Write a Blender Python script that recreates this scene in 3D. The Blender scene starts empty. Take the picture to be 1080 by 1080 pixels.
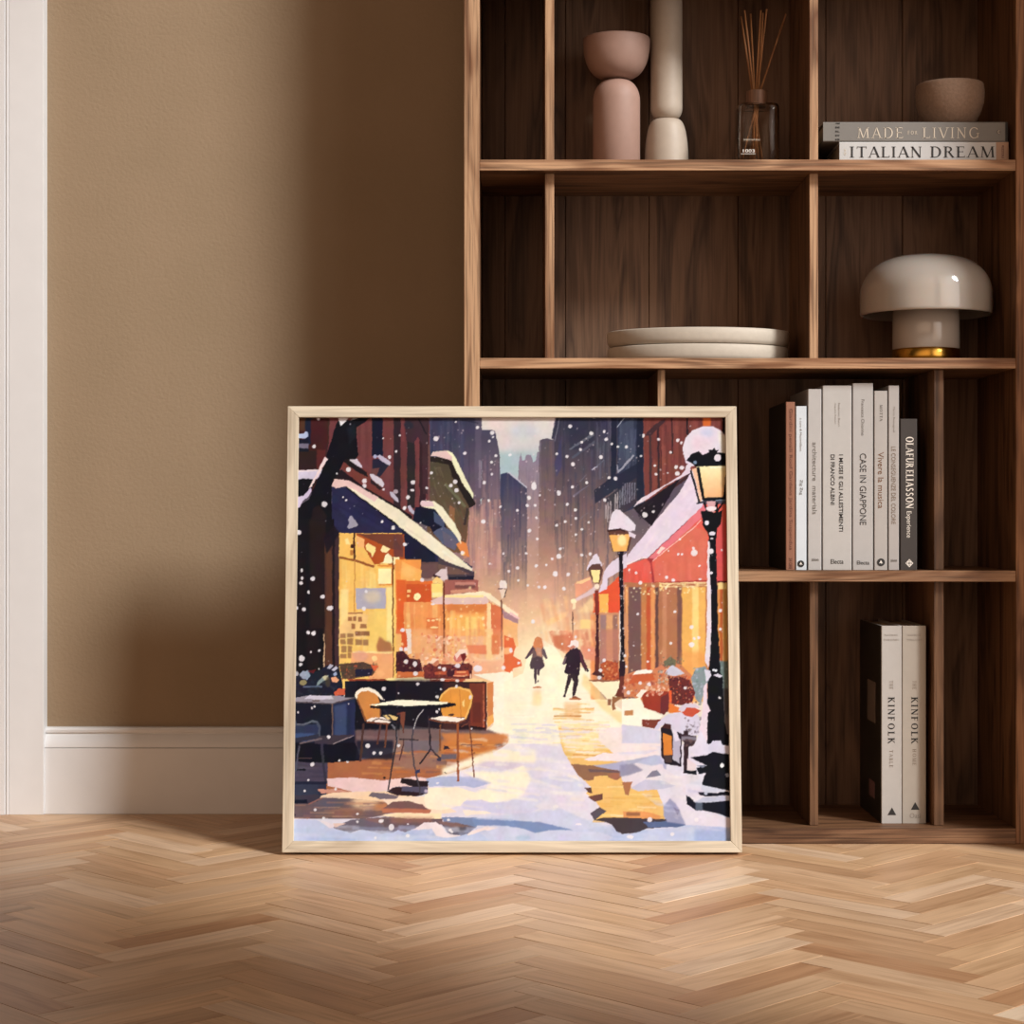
import bpy, bmesh, math, random
import numpy as np
from mathutils import Vector, Matrix, Euler

C = bpy.context.scene.collection
R = math.radians
F_PX, CAM_Z = 2000.0, 0.448

# ---------------------------------------------------------------- camera, sky, sun, exposure
cam_d = bpy.data.cameras.new('camera'); cam = bpy.data.objects.new('camera', cam_d); C.objects.link(cam)
cam.location = (0, 0, CAM_Z); cam.rotation_euler = (R(90), 0, 0)
cam_d.sensor_width = 36; cam_d.lens = F_PX/1080*36; cam_d.clip_start = .05
bpy.context.scene.camera = cam

W = bpy.data.worlds.new('room_air'); bpy.context.scene.world = W; W.use_nodes = True
_wn = W.node_tree; bg = _wn.nodes['Background']                 # dim room; paler towards the rest of the room behind the camera and the sky outside the window
def _n(t, **k):
    n = _wn.nodes.new(t)
    for a, v in k.items(): setattr(n, a, v)
    return n
_tc = _n('ShaderNodeTexCoord'); _sx = _n('ShaderNodeSeparateXYZ'); _wn.links.new(_tc.outputs['Generated'], _sx.inputs[0])
def _lobe(axis, f0, f1, v):
    m = _n('ShaderNodeMapRange', interpolation_type='SMOOTHSTEP'); m.inputs['From Min'].default_value = f0; m.inputs['From Max'].default_value = f1
    m.inputs['To Min'].default_value = 0; m.inputs['To Max'].default_value = v; _wn.links.new(_sx.outputs[axis], m.inputs['Value']); return m.outputs[0]
_sum = None
for _l in (_lobe('Z', .1, .9, .05), _lobe('Y', -.55, -.97, 1.06)):
    _ad = _n('ShaderNodeMath', operation='ADD'); _wn.links.new(_l, _ad.inputs[0])
    if _sum is None: _ad.inputs[1].default_value = .035
    else: _wn.links.new(_sum, _ad.inputs[1])
    _sum = _ad.outputs[0]
_wn.links.new(_sum, bg.inputs[1]); bg.inputs[0].default_value = (1.0, .67, .46, 1)
_dp = _n('ShaderNodeVectorMath', operation='DOT_PRODUCT'); _wn.links.new(_tc.outputs['Generated'], _dp.inputs[0]); _dp.inputs[1].default_value = (.77, -.60, .2)
_mr = _n('ShaderNodeMapRange', interpolation_type='SMOOTHSTEP'); _mr.inputs['From Min'].default_value = .70; _mr.inputs['From Max'].default_value = .96; _mr.inputs['To Max'].default_value = 1.6
_wn.links.new(_dp.outputs['Value'], _mr.inputs['Value'])
_sk = _n('ShaderNodeBackground'); _sk.inputs[0].default_value = (1.0, .98, .95, 1); _wn.links.new(_mr.outputs[0], _sk.inputs[1])   # pale evening sky outside the window
_as = _n('ShaderNodeAddShader'); _wn.links.new(bg.outputs[0], _as.inputs[0]); _wn.links.new(_sk.outputs[0], _as.inputs[1])
_wn.links.new(_as.outputs[0], _wn.nodes['World Output'].inputs[0])

SUN_AZ, SUN_EL = 48.0, 32.0
sd = bpy.data.lights.new('low_sun', 'SUN'); sd.energy = 4.0; sd.angle = R(13.5); sd.color = (1.0, .995, .975)
sun = bpy.data.objects.new('low_sun', sd); C.objects.link(sun)
_d = Vector((-math.sin(R(SUN_AZ))*math.cos(R(SUN_EL)), math.cos(R(SUN_AZ))*math.cos(R(SUN_EL)), -math.sin(R(SUN_EL))))
sun.rotation_euler = _d.to_track_quat('-Z', 'Y').to_euler(); sun.location = (3, -2, 3)

vs = bpy.context.scene.view_settings
vs.view_transform = 'Standard'; vs.look = 'None'; vs.gamma = 1; vs.exposure = 0.0; vs.use_curve_mapping = False
bpy.context.scene.cycles.max_bounces = 12; bpy.context.scene.cycles.transmission_bounces = 12
bpy.context.scene.cycles.use_denoising = True

# ---------------------------------------------------------------- helpers
def X(px, D): return (px-540)*D/F_PX
def Z(py, D): return CAM_Z-(py-540)*D/F_PX
def lin(c):
    f = lambda v: v/12.92 if v <= .04045 else ((v+.055)/1.055)**2.4
    return tuple(f(v/255) for v in c)

def link(o, parent=None):
    C.objects.link(o)
    if parent: o.parent = parent
    return o
def mesh_obj(name, bm, mat, parent=None, smooth=False):
    me = bpy.data.meshes.new(name); bm.normal_update(); bm.to_mesh(me); bm.free()
    if mat: me.materials.append(mat)
    if smooth:
        me.polygons.foreach_set('use_smooth', [True]*len(me.polygons))
    return link(bpy.data.objects.new(name, me), parent)
def thing(name, label, cat, loc=(0, 0, 0), group=None):
    o = bpy.data.objects.new(name, None); o.location = loc; o.empty_display_size = .05
    link(o); return tag(o, label, cat, group)
def tag(o, label, cat, group=None):
    o['label'] = label; o['category'] = cat
    if group: o['group'] = group
    return o
def struct(o): o['kind'] = 'structure'; return o

def add_box(bm, lo, hi, bev=0.0, seg=1):
    r = bmesh.ops.create_cube(bm, size=1)
    vsx = r['verts']
    for v in vsx:
        v.co = Vector((lo[i]+(v.co[i]+.5)*(hi[i]-lo[i]) for i in range(3)))
    if bev:
        es = list({e for v in vsx for e in v.link_edges})
        bmesh.ops.bevel(bm, geom=es, offset=bev, segments=seg, affect='EDGES', profile=.5)
def box(name, lo, hi, mat, parent=None, bev=0.0, seg=1):
    bm = bmesh.new(); add_box(bm, lo, hi, bev, seg); return mesh_obj(name, bm, mat, parent)
def lathe_bm(prof, n=64, sx=1.0, sy=1.0):
    """prof: [(r, z)...] from bottom to top; r = 0 ends are closed with a point"""
    bm = bmesh.new(); rings = []
    for r, z in prof:
        if r <= 1e-6: rings.append([bm.verts.new((0, 0, z))])
        else: rings.append([bm.verts.new((r*sx*math.cos(2*math.pi*i/n), r*sy*math.sin(2*math.pi*i/n), z)) for i in range(n)])
    for a, b in zip(rings, rings[1:]):
        for i in range(n):
            j = (i+1) % n
            if len(a) == 1 and len(b) == 1: continue
            if len(a) == 1: bm.faces.new((a[0], b[j], b[i]))
            elif len(b) == 1: bm.faces.new((a[i], a[j], b[0]))
            else: bm.faces.new((a[i], a[j], b[j], b[i]))
    return bm
def arc(cx, cz, r, a0, a1, n=10, rz=None):
    rz = r if rz is None else rz
    return [(cx+r*math.cos(R(a0+(a1-a0)*i/n)), cz+rz*math.sin(R(a0+(a1-a0)*i/n))) for i in range(n+1)]
def tube_bm(p, q, r0, r1, n=8):
    p, q = Vector(p), Vector(q); d = (q-p).normalized()
    u = d.orthogonal().normalized(); v = d.cross(u); bm = bmesh.new()
    A = [bm.verts.new(p+(u*math.cos(2*math.pi*i/n)+v*math.sin(2*math.pi*i/n))*r0) for i in range(n)]
    B = [bm.verts.new(q+(u*math.cos(2*math.pi*i/n)+v*math.sin(2*math.pi*i/n))*r1) for i in range(n)]
    for i in range(n): bm.faces.new((A[i], A[(i+1) % n], B[(i+1) % n], B[i]))
    bm.faces.new(A[::-1]); bm.faces.new(B); return bm

# ---------------------------------------------------------------- materials
def new_mat(name):
    m = bpy.data.materials.new(name); m.use_nodes = True
    return m, m.node_tree, m.node_tree.nodes['Principled BSDF']
def N(nt, t, **kw):
    n = nt.nodes.new(t)
    for k, v in kw.items(): setattr(n, k, v)
    return n
def ramp(nt, stops):
    r = N(nt, 'ShaderNodeValToRGB'); e = r.color_ramp.elements
    while len(e) < len(stops): e.new(.5)
    for el, (p, c) in zip(e, stops): el.position = p; el.color = (*c, 1)
    return r
def plain(name, rgb, rough=.6, var=.05, scale=40, bump=0.0, **kw):
    """a colour with a little procedural mottling"""
    m, nt, b = new_mat(name); c = lin(rgb)
    tc = N(nt, 'ShaderNodeTexCoord'); nz = N(nt, 'ShaderNodeTexNoise'); nz.inputs['Scale'].default_value = scale; nz.inputs['Detail'].default_value = 5
    nt.links.new(tc.outputs['Object'], nz.inputs['Vector'])
    rp = ramp(nt, [(.3, tuple(v*(1-var) for v in c)), (.7, tuple(min(v*(1+var), 1) for v in c))])
    nt.links.new(nz.outputs['Fac'], rp.inputs[0]); nt.links.new(rp.outputs[0], b.inputs['Base Color'])
    b.inputs['Roughness'].default_value = rough
    for k, v in kw.items(): b.inputs[k].default_value = v
    if bump:
        bp = N(nt, 'ShaderNodeBump'); bp.inputs['Strength'].default_value = bump; bp.inputs['Distance'].default_value = .002
        nt.links.new(nz.outputs['Fac'], bp.inputs['Height']); nt.links.new(bp.outputs[0], b.inputs['Normal'])
    return m
def wood(name, axis, dark, light, rough=.5, grain=1.0, spec=.3, seed=0.0):
    """oak: long fibres along one axis, cathedral figure and pores"""
    m, nt, b = new_mat(name)
    tc = N(nt, 'ShaderNodeTexCoord')
    def mapped(along, across):
        mp = N(nt, 'ShaderNodeMapping'); s = [across]*3; s['XYZ'.index(axis)] = along
        mp.inputs['Scale'].default_value = s; mp.inputs['Location'].default_value = (seed, seed*1.7, seed*.6)
        nt.links.new(tc.outputs['Object'], mp.inputs['Vector']); return mp
    fib = N(nt, 'ShaderNodeTexNoise'); fib.inputs['Scale'].default_value = 1; fib.inputs['Detail'].default_value = 6; fib.inputs['Roughness'].default_value = .65
    nt.links.new(mapped(6, 260).outputs[0], fib.inputs['Vector'])
    fig = N(nt, 'ShaderNodeTexNoise'); fig.inputs['Scale'].default_value = 1; fig.inputs['Detail'].default_value = 2; fig.inputs['Distortion'].default_value = 1.2
    nt.links.new(mapped(3.0, 26).outputs[0], fig.inputs['Vector'])
    mul = N(nt, 'ShaderNodeMath', operation='MULTIPLY'); mul.inputs[1].default_value = 6.0
    nt.links.new(fig.outputs['Fac'], mul.inputs[0])
    fr = N(nt, 'ShaderNodeMath', operation='PINGPONG'); fr.inputs[1].default_value = 1.0; nt.links.new(mul.outputs[0], fr.inputs[0])
    mx = N(nt, 'ShaderNodeMix', data_type='FLOAT'); mx.inputs['Factor'].default_value = .55
    nt.links.new(fr.outputs[0], mx.inputs['A']); nt.links.new(fib.outputs['Fac'], mx.inputs['B'])
    d, l = lin(dark), lin(light)
    md = tuple((a+c)/2 for a, c in zip(d, l))
    rp = ramp(nt, [(.28, d), (.45, md), (.66, l)]); nt.links.new(mx.outputs[0], rp.inputs[0])
    por = N(nt, 'ShaderNodeTexNoise'); por.inputs['Scale'].default_value = 1; por.inputs['Detail'].default_value = 2      # dark open pores and growth lines
    nt.links.new(mapped(9, 330).outputs[0], por.inputs['Vector'])
    pr_ = ramp(nt, [(.50, (1, 1, 1)), (.64, (1-.30*grain,)*3)]); nt.links.new(por.outputs['Fac'], pr_.inputs[0])
    ln = N(nt, 'ShaderNodeTexNoise'); ln.inputs['Scale'].default_value = 1; ln.inputs['Detail'].default_value = 1; ln.inputs['Distortion'].default_value = .6
    nt.links.new(mapped(2.2, 75).outputs[0], ln.inputs['Vector'])
    lr_ = ramp(nt, [(.52, (1, 1, 1)), (.60, (1-.26*grain, 1-.30*grain, 1-.32*grain)), (.68, (1, 1, 1))]); nt.links.new(ln.outputs['Fac'], lr_.inputs[0])
    m1 = N(nt, 'ShaderNodeMix', data_type='RGBA', blend_type='MULTIPLY'); m1.inputs['Factor'].default_value = 1
    nt.links.new(rp.outputs[0], m1.inputs['A']); nt.links.new(pr_.outputs[0], m1.inputs['B'])
    m2 = N(nt, 'ShaderNodeMix', data_type='RGBA', blend_type='MULTIPLY'); m2.inputs['Factor'].default_value = 1
    nt.links.new(m1.outputs['Result'], m2.inputs['A']); nt.links.new(lr_.outputs[0], m2.inputs['B'])
    nt.links.new(m2.outputs['Result'], b.inputs['Base Color'])
    bp = N(nt, 'ShaderNodeBump'); bp.inputs['Strength'].default_value = .25*grain; bp.inputs['Distance'].default_value = .0008
    nt.links.new(fib.outputs['Fac'], bp.inputs['Height']); nt.links.new(bp.outputs[0], b.inputs['Normal'])
    b.inputs['Roughness'].default_value = rough; b.inputs['Specular IOR Level'].default_value = spec
    return m
# ---------------------------------------------------------------- the printed winter street picture
PW, PH, SS = 600, 584, 2                       # print raster (colour samples of the print), supersampled
class Print:
    """Paints flat colour shapes, brush streaks and flakes for the poster (coordinates in 9x detail tiles)."""
    def __init__(s, quad, seed=5):
        s.W, s.H = PW*SS, PH*SS
        s.im = np.zeros((s.H, s.W, 3))
        s.rng = np.random.default_rng(seed)
        dst = [(0, 0), (s.W, 0), (s.W, s.H), (0, s.H)]
        A = []; b = []
        for (x, y), (u, v) in zip(quad, dst):
            A.append([x, y, 1, 0, 0, 0, -u*x, -u*y]); b.append(u)
            A.append([0, 0, 0, x, y, 1, -v*x, -v*y]); b.append(v)
        s.h = np.append(np.linalg.solve(np.array(A, float), np.array(b, float)), 1).reshape(3, 3)
        s.k = s.W/454.0
        s.o = (0.0, 0.0); s.z = 1.0
    def tile(s, x, y, z=9.0): s.o = (x, y); s.z = z
    def pt(s, pts):
        p = np.array(pts, float)/s.z + np.array(s.o)
        q = np.c_[p, np.ones(len(p))] @ s.h.T
        return q[:, :2]/q[:, 2:3]
    def mask(s, q, soft=0.0):
        pad = int(soft*3)+2
        x0 = max(int(q[:, 0].min())-pad, 0); x1 = min(int(q[:, 0].max())+pad+1, s.W)
        y0 = max(int(q[:, 1].min())-pad, 0); y1 = min(int(q[:, 1].max())+pad+1, s.H)
        if x1 <= x0 or y1 <= y0: return None
        X = np.arange(x0, x1)+.5; m = np.zeros((y1-y0, x1-x0))
        Y = np.arange(y0, y1)+.5
        XX = X[None, :]; YY = Y[:, None]; ins = np.zeros(m.shape, bool)
        n = len(q)
        for i in range(n):
            ax, ay = q[i]; bx, by = q[(i+1) % n]
            if ay == by: continue
            c = (YY > min(ay, by)) & (YY <= max(ay, by))
            xi = ax+(YY-ay)*(bx-ax)/(by-ay)
            ins ^= c & (XX < xi)
        m = ins.astype(float)
        if soft > 0: m = blur(m, soft)
        return m, (x0, x1, y0, y1)
    def put(s, mm, col, a=1.0):
        if mm is None: return
        m, (x0, x1, y0, y1) = mm
        reg = s.im[y0:y1, x0:x1]
        if isinstance(col, tuple) and len(col) == 2:
            t = np.linspace(0, 1, y1-y0)[:, None, None]
            c = np.array(col[0], float)*(1-t)+np.array(col[1], float)*t
        else: c = np.array(col, float)
        w = (m*a)[..., None]
        reg[:] = reg*(1-w)+c*w
    def poly(s, pts, col, a=1.0, soft=0.0): s.put(s.mask(s.pt(pts), soft*s.k), col, a)
    def rect(s, x0, y0, x1, y1, col, a=1.0, soft=0.0): s.poly([(x0, y0), (x1, y0), (x1, y1), (x0, y1)], col, a, soft)
    def ell(s, cx, cy, rx, ry, col, a=1.0, soft=0.0, n=20, rot=0.0):
        c, d = math.cos(rot), math.sin(rot)
        s.poly([(cx+rx*math.cos(t)*c-ry*math.sin(t)*d, cy+rx*math.cos(t)*d+ry*math.sin(t)*c)
                for t in (2*math.pi*i/n for i in range(n))], col, a, soft)
    def line(s, pts, w, col, a=1.0, w2=None, soft=0.0):
        w2 = w if w2 is None else w2; n = len(pts)-1
        for i in range(n):
            (ax, ay), (bx, by) = pts[i], pts[i+1]
            L = math.hypot(bx-ax, by-ay) or 1; nx, ny = -(by-ay)/L, (bx-ax)/L
            wa = (w+(w2-w)*i/n)/2; wb = (w+(w2-w)*(i+1)/n)/2
            s.poly([(ax+nx*wa, ay+ny*wa), (bx+nx*wb, by+ny*wb), (bx-nx*wb, by-ny*wb), (ax-nx*wa, ay-ny*wa)], col, a, soft)
            if i and w > 9: s.ell(ax, ay, wa, wa, col, a, soft, 8)
    def streaks(s, pts, cols, n, w=(4, 16), ln=(80, 400), a=.5, ang=0.0, soft=.35):
        """brush streaks clipped to a polygon; ang 0 = vertical, 90 = horizontal"""
        mm = s.mask(s.pt(pts))
        if mm is None: return
        m, (x0, x1, y0, y1) = mm; full = s.im.copy(); keep = full[y0:y1, x0:x1]
        P = np.array(pts, float); lo = P.min(0); hi = P.max(0)
        dx, dy = math.sin(math.radians(ang)), math.cos(math.radians(ang))
        for _ in range(n):
            cx, cy = s.rng.uniform(lo, hi); L = s.rng.uniform(*ln)/2; W = s.rng.uniform(*w)
            c = cols[s.rng.integers(len(cols))]
            s.line([(cx-dx*L, cy-dy*L), (cx+dx*L, cy+dy*L)], W, c, a*s.rng.uniform(.5, 1), W*s.rng.uniform(.4, 1), soft)
        w_ = m[..., None]; full[y0:y1, x0:x1] = keep*(1-w_)+s.im[y0:y1, x0:x1]*w_; s.im = full
    def dabs(s, pts, cols, n, r=(4, 14), a=.8, soft=.2, flat=1.0, spill=0):
        mm = s.mask(s.pt(pts))
        m, (x0, x1, y0, y1) = mm; full = s.im.copy(); keep = full[y0:y1, x0:x1]
        P = np.array(pts, float); lo = P.min(0); hi = P.max(0)
        if spill:                                                   # leaves and petals break the outline
            k = len(P)
            for _ in range(n):
                i = s.rng.integers(k); t = s.rng.uniform(); c = P.mean(0); e = (P[i]*(1-t)+P[(i+1) % k]*t); q = c+(e-c)*s.rng.uniform(0, 1)**.5*(1+s.rng.normal()*.07)
                R = s.rng.uniform(*r)*spill; s.ell(q[0], q[1], R, R*flat*s.rng.uniform(.45, 1), cols[s.rng.integers(len(cols))], a*s.rng.uniform(.6, 1), soft, 9, s.rng.uniform(0, 3))
            return
        for _ in range(n):
            cx, cy = s.rng.uniform(lo, hi); R = s.rng.uniform(*r)
            s.ell(cx, cy, R, R*flat*s.rng.uniform(.5, 1), cols[s.rng.integers(len(cols))], a*s.rng.uniform(.6, 1), soft, 9, s.rng.uniform(0, 3))
        w_ = m[..., None]; full[y0:y1, x0:x1] = keep*(1-w_)+s.im[y0:y1, x0:x1]*w_; s.im = full
    def glow(s, cx, cy, rx, ry, col, a):
        q = s.pt([(cx, cy), (cx+rx, cy), (cx, cy+ry)])
        RX = q[1, 0]-q[0, 0]; RY = q[2, 1]-q[0, 1]
        X = (np.arange(s.W)+.5-q[0, 0])/RX; Y = (np.arange(s.H)+.5-q[0, 1])/RY
        g = a*np.exp(-(X[None, :]**2+Y[:, None]**2))[..., None]
        s.im = s.im*(1-g)+np.array(col, float)*g
    def flakes(s, lst, col=(238, 228, 226), a=.95):
        for f in lst: s.ell(f[0], f[1], f[2], f[3] if len(f) > 3 else f[2], col, a, .12, 12)
    def wobble(s, amp, size):
        g = s.rng.normal(size=(s.H//size+3, s.W//size+3)); y = np.arange(s.H)/size; x = np.arange(s.W)/size
        yi, xi = y.astype(int), x.astype(int); fy = (y-yi)[:, None]; fx = (x-xi)[None, :]
        fy = fy*fy*(3-2*fy); fx = fx*fx*(3-2*fx)
        a, b, c, d = g[yi][:, xi], g[yi][:, xi+1], g[yi+1][:, xi], g[yi+1][:, xi+1]
        return ((a*(1-fx)+b*fx)*(1-fy)+(c*(1-fx)+d*fx)*fy)*amp
    def out(s):
        """ragged brush edges and pigment unevenness, then down to the print raster"""
        dx = s.wobble(.55, 15)+s.wobble(.4, 5); dy = s.wobble(.5, 15)+s.wobble(.35, 5)
        Y = np.clip(np.arange(s.H)[:, None]+dy, 0, s.H-1).round().astype(int); X = np.clip(np.arange(s.W)[None, :]+dx, 0, s.W-1).round().astype(int)
        im = s.im[Y, X]
        im = im*(1+s.wobble(.012, 26)+s.wobble(.010, 7))[..., None]+np.stack([s.wobble(1.6, 21) for _ in range(3)], -1)
        return np.clip(im.reshape(PH, SS, PW, SS, 3).mean((1, 3)), 0, 255)

def blur(m, sg):
    r = max(int(sg*2.5), 1); k = np.exp(-.5*(np.arange(-r, r+1)/max(sg, .3))**2); k /= k.sum()
    m = np.pad(m, r, mode='edge')
    m = sum(k[i]*m[:, i:m.shape[1]-2*r+i] for i in range(2*r+1))
    return sum(k[i]*m[i:m.shape[0]-2*r+i, :] for i in range(2*r+1))

def paint_print():
    p = Print([(316, 442), (764.5, 442), (770, 889), (310, 889)])
    # ---- hazy street air
    p.tile(300, 435, 1)
    p.rect(0, 0, 480, 130, ((74, 66, 84), (96, 80, 88)))
    p.rect(0, 130, 480, 200, ((96, 80, 88), (170, 125, 108)))
    p.rect(0, 200, 480, 300, ((176, 128, 106), (240, 200, 150)))
    p.rect(0, 280, 480, 460, ((240, 224, 196), (205, 198, 214)))
    # ---- sky
    p.tile(425, 435)
    p.poly([(740, 60), (1480, 60), (1480, 900), (740, 900)], ((226, 206, 196), (168, 180, 184)))
    p.rect(740, 400, 1300, 640, (160, 182, 186), .7, 3)
    p.ell(900, 140, 110, 60, (232, 206, 194), .8, 3); p.ell(1150, 210, 130, 70, (206, 200, 202), .9, 3); p.ell(960, 300, 60, 90, (226, 202, 196), .7, 2.5)
    # ---- far centre buildings
    p.tile(540, 435)
    p.poly([(60, 640), (70, 490), (85, 410), (98, 480), (120, 480), (135, 432), (180, 430), (195, 470), (200, 500), (225, 480), (240, 400), (262, 400), (262, 1700), (60, 1700)], ((132, 118, 134), (170, 126, 116)))
    p.streaks([(60, 640), (70, 490), (240, 500), (262, 1080), (60, 1080)], [(112, 100, 118), (150, 132, 146)], 40, (5, 12), (100, 300))
    p.poly([(258, 300), (280, 285), (345, 270), (402, 290), (430, 1900), (250, 1900)], ((82, 70, 82), (170, 120, 104)))
    p.streaks([(258, 300), (402, 290), (430, 1200), (250, 1200)], [(98, 80, 88), (78, 66, 76), (120, 90, 84)], 50, (6, 18), (120, 400))
    p.line([(268, 300), (266, 760)], 5, (150, 136, 146), .7)
    dk = [(420, 60), (1080, 60), (1080, 1900), (400, 1900), (400, 290), (372, 268), (390, 190)]
    p.poly(dk, ((44, 44, 62), (176, 128, 112)))
    p.streaks(dk, [(48, 48, 66), (72, 66, 82), (88, 78, 90), (60, 58, 78)], 190, (6, 22), (150, 600), .55)
    p.line([(455, 60), (405, 300)], 9, (104, 98, 112)); p.line([(412, 65), (385, 205)], 6, (120, 110, 124))
    p.rect(540, 60, 770, 380, (42, 42, 60), .55, .6); p.poly([(470, 250), (400, 520), (420, 640), (470, 540)], (62, 60, 96), .7, .5)
    p.poly([(540, 370), (770, 215), (775, 250), (545, 385)], (94, 92, 104)); p.poly([(560, 450), (780, 290), (780, 320), (570, 470)], (80, 78, 92))
    p.line([(640, 680), (705, 615)], 12, (104, 98, 112), .8, 4); p.line([(575, 820), (730, 710)], 24, (110, 100, 118), .7, 5); p.line([(640, 1030), (720, 970)], 16, (112, 98, 108), .7, 5)
    p.line([(755, 570), (805, 535)], 13, (170, 165, 176)); p.line([(800, 530), (870, 480)], 7, (96, 96, 110))
    p.streaks([(790, 120), (930, 120), (930, 660), (790, 660)], [(90, 90, 108), (66, 66, 84), (110, 106, 122)], 26, (5, 10), (200, 420), .6)
    p.poly([(935, 60), (985, 60), (985, 560), (970, 720), (930, 760)], (30, 32, 50))
    p.poly([(775, 760), (1000, 600), (1130, 500), (1130, 640), (1000, 740), (780, 890)], (36, 38, 56))
    # ---- right navy facade with lit window strip
    p.tile(655, 435)
    p.poly([(-40, 60), (200, 60), (205, 640), (220, 880), (-40, 1000)], (44, 48, 68))
    p.streaks([(-40, 60), (140, 60), (140, 600), (-40, 700)], [(72, 76, 96), (56, 60, 82), (86, 90, 108)], 28, (6, 16), (150, 400), .7)
    p.poly([(-30, 130), (70, 60), (10, 60), (-40, 100)], (28, 30, 46)); p.line([(-45, 170), (30, 70)], 8, (160, 158, 170))
    p.poly([(-20, 150), (110, 80), (120, 430), (-30, 560)], (76, 80, 98), .55)
    p.line([(-40, 590), (0, 560), (110, 430)], 20, (150, 146, 158)); p.line([(-45, 520), (-35, 600)], 14, (140, 134, 148))
    p.poly([(-40, 620), (140, 510), (140, 650), (-40, 780)], (32, 36, 54))
    p.poly([(-170, 850), (140, 640), (140, 880), (-40, 1020)], (52, 46, 58))
    for i, (x, y0, y1) in enumerate([(-150, 900, 1030), (-130, 870, 1060), (-106, 860, 1030), (-60, 800, 960), (-38, 780, 950), (-14, 760, 930), (8, 720, 900), (28, 700, 900), (50, 690, 890), (74, 690, 880), (98, 690, 860), (122, 690, 850)]):
        p.line([(x, y0), (x-4, y1)], 11 if i % 3 else 15, (168, 150, 154) if i < 5 else (116, 112, 126), .9)
    p.rect(140, 60, 202, 900, (26, 30, 48))
    # ---- right brick facade
    p.poly([(200, 60), (985, 60), (985, 560), (640, 600), (215, 880), (205, 600)], (118, 58, 52))
    p.streaks([(200, 60), (985, 60), (985, 560), (640, 600), (215, 880), (205, 600)], [(134, 68, 60), (104, 50, 46), (142, 74, 64), (96, 46, 44)], 60, (14, 44), (300, 800), .6)
    for x, y0, y1, w, c in [(340, 130, 760, 22, (58, 34, 40)), (265, 200, 780, 26, (72, 44, 46)), (470, 60, 420, 16, (64, 34, 36)), (612, 60, 240, 18, (44, 26, 32)), (366, 300, 720, 8, (78, 36, 38)), (415, 150, 690, 5, (82, 40, 40))]: p.line([(x, y0), (x+6, y1)], w, c)
    p.poly([(210, 250), (300, 150), (400, 90), (400, 120), (270, 250)], (66, 40, 44)); p.rect(762, 60, 835, 160, (204, 96, 40), 1, .5); p.rect(945, 60, 990, 230, (30, 18, 22))
    p.poly([(215, 870), (420, 760), (640, 600), (700, 540), (640, 640), (480, 750), (200, 900)], (62, 36, 36))
    # ---- street haze glow
    p.tile(300, 435, 1)
    p.glow(262, 262, 120, 120, (236, 176, 136), .60); p.glow(272, 262, 72, 60, (250, 206, 156), .60); p.glow(290, 215, 60, 50, (190, 140, 124), .5)
    # ---- middle left towers
    p.tile(425, 435)
    tw = [(255, 60), (750, 60), (752, 830), (690, 900), (690, 1500), (255, 1500)]
    p.poly(tw, ((54, 52, 76), (150, 112, 112)))
    p.streaks([(255, 60), (640, 60), (640, 740), (255, 740)], [(48, 50, 74), (72, 68, 92), (60, 60, 84), (84, 78, 100)], 70, (8, 26), (200, 600), .6)
    p.rect(690, 60, 750, 830, (104, 90, 106), .6, .5); p.line([(735, 480), (735, 740)], 22, (150, 130, 142), .6); p.line([(560, 100), (720, 130)], 8, (40, 38, 56))
    p.poly([(752, 195), (850, 195), (880, 205), (905, 330), (922, 430), (930, 1500), (700, 1500), (752, 830)], ((70, 64, 84), (176, 132, 124)))
    p.streaks([(752, 430), (922, 430), (926, 1100), (752, 1100)], [(112, 92, 106), (86, 76, 94), (140, 112, 118)], 40, (8, 20), (150, 400), .5)
    p.poly([(925, 612), (985, 595), (1010, 605), (1180, 745), (1180, 2000), (930, 2000)], ((52, 54, 80), (206, 152, 124)), 1, .3)
    p.streaks([(925, 640), (1010, 605), (1180, 745), (1180, 1700), (930, 1700)], [(50, 52, 76), (82, 78, 98), (104, 86, 92)], 50, (8, 20), (200, 600), .5)
    p.line([(1005, 595), (1180, 740)], 11, (196, 186, 196)); p.line([(640, 1000), (650, 1490)], 20, (212, 152, 128), .5); p.line([(605, 1000), (600, 1400)], 40, (206, 130, 96), .6)
    p.streaks([(620, 850), (930, 850), (930, 1560), (700, 1560)], [(206, 156, 138), (176, 124, 116), (146, 104, 104), (222, 170, 146)], 60, (10, 30), (200, 500), .5)
    p.poly([(600, 950), (750, 950), (800, 1700), (700, 1700)], (226, 160, 132), .4, 3)
    p.tile(300, 435, 1); p.glow(240, 236, 80, 62, (236, 182, 142), .72); p.glow(262, 250, 60, 40, (252, 212, 164), .6); p.tile(425, 435)
    # ---- green cornice building
    p.poly([(240, 440), (470, 480), (640, 900), (600, 1350), (240, 1350)], ((74, 66, 50), (112, 80, 58)))
    p.streaks([(260, 540), (430, 540), (600, 960), (590, 1200), (260, 900)], [(88, 80, 58), (64, 56, 42), (104, 94, 68)], 45, (8, 20), (60, 200), .6, 20)
    p.line([(410, 700), (600, 920)], 26, (108, 100, 74)); p.poly([(450, 900), (500, 930), (500, 1080), (440, 1050)], (150, 98, 66), .8); p.line([(620, 930), (590, 1090)], 26, (60, 48, 44))
    p.poly([(262, 452), (330, 445), (470, 480), (695, 885), (690, 905), (640, 930), (480, 640), (440, 520), (265, 490)], (36, 28, 26))
    p.poly([(268, 440), (290, 400), (430, 388), (480, 410), (560, 560), (675, 800), (672, 838), (600, 740), (520, 600), (470, 485), (400, 462), (320, 440)], (238, 228, 186))
    p.poly([(268, 440), (290, 402), (420, 392), (470, 440), (470, 485), (400, 462), (320, 440)], (226, 186, 178))
    # ---- brick left houses
    p.tile(310, 435)
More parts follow.
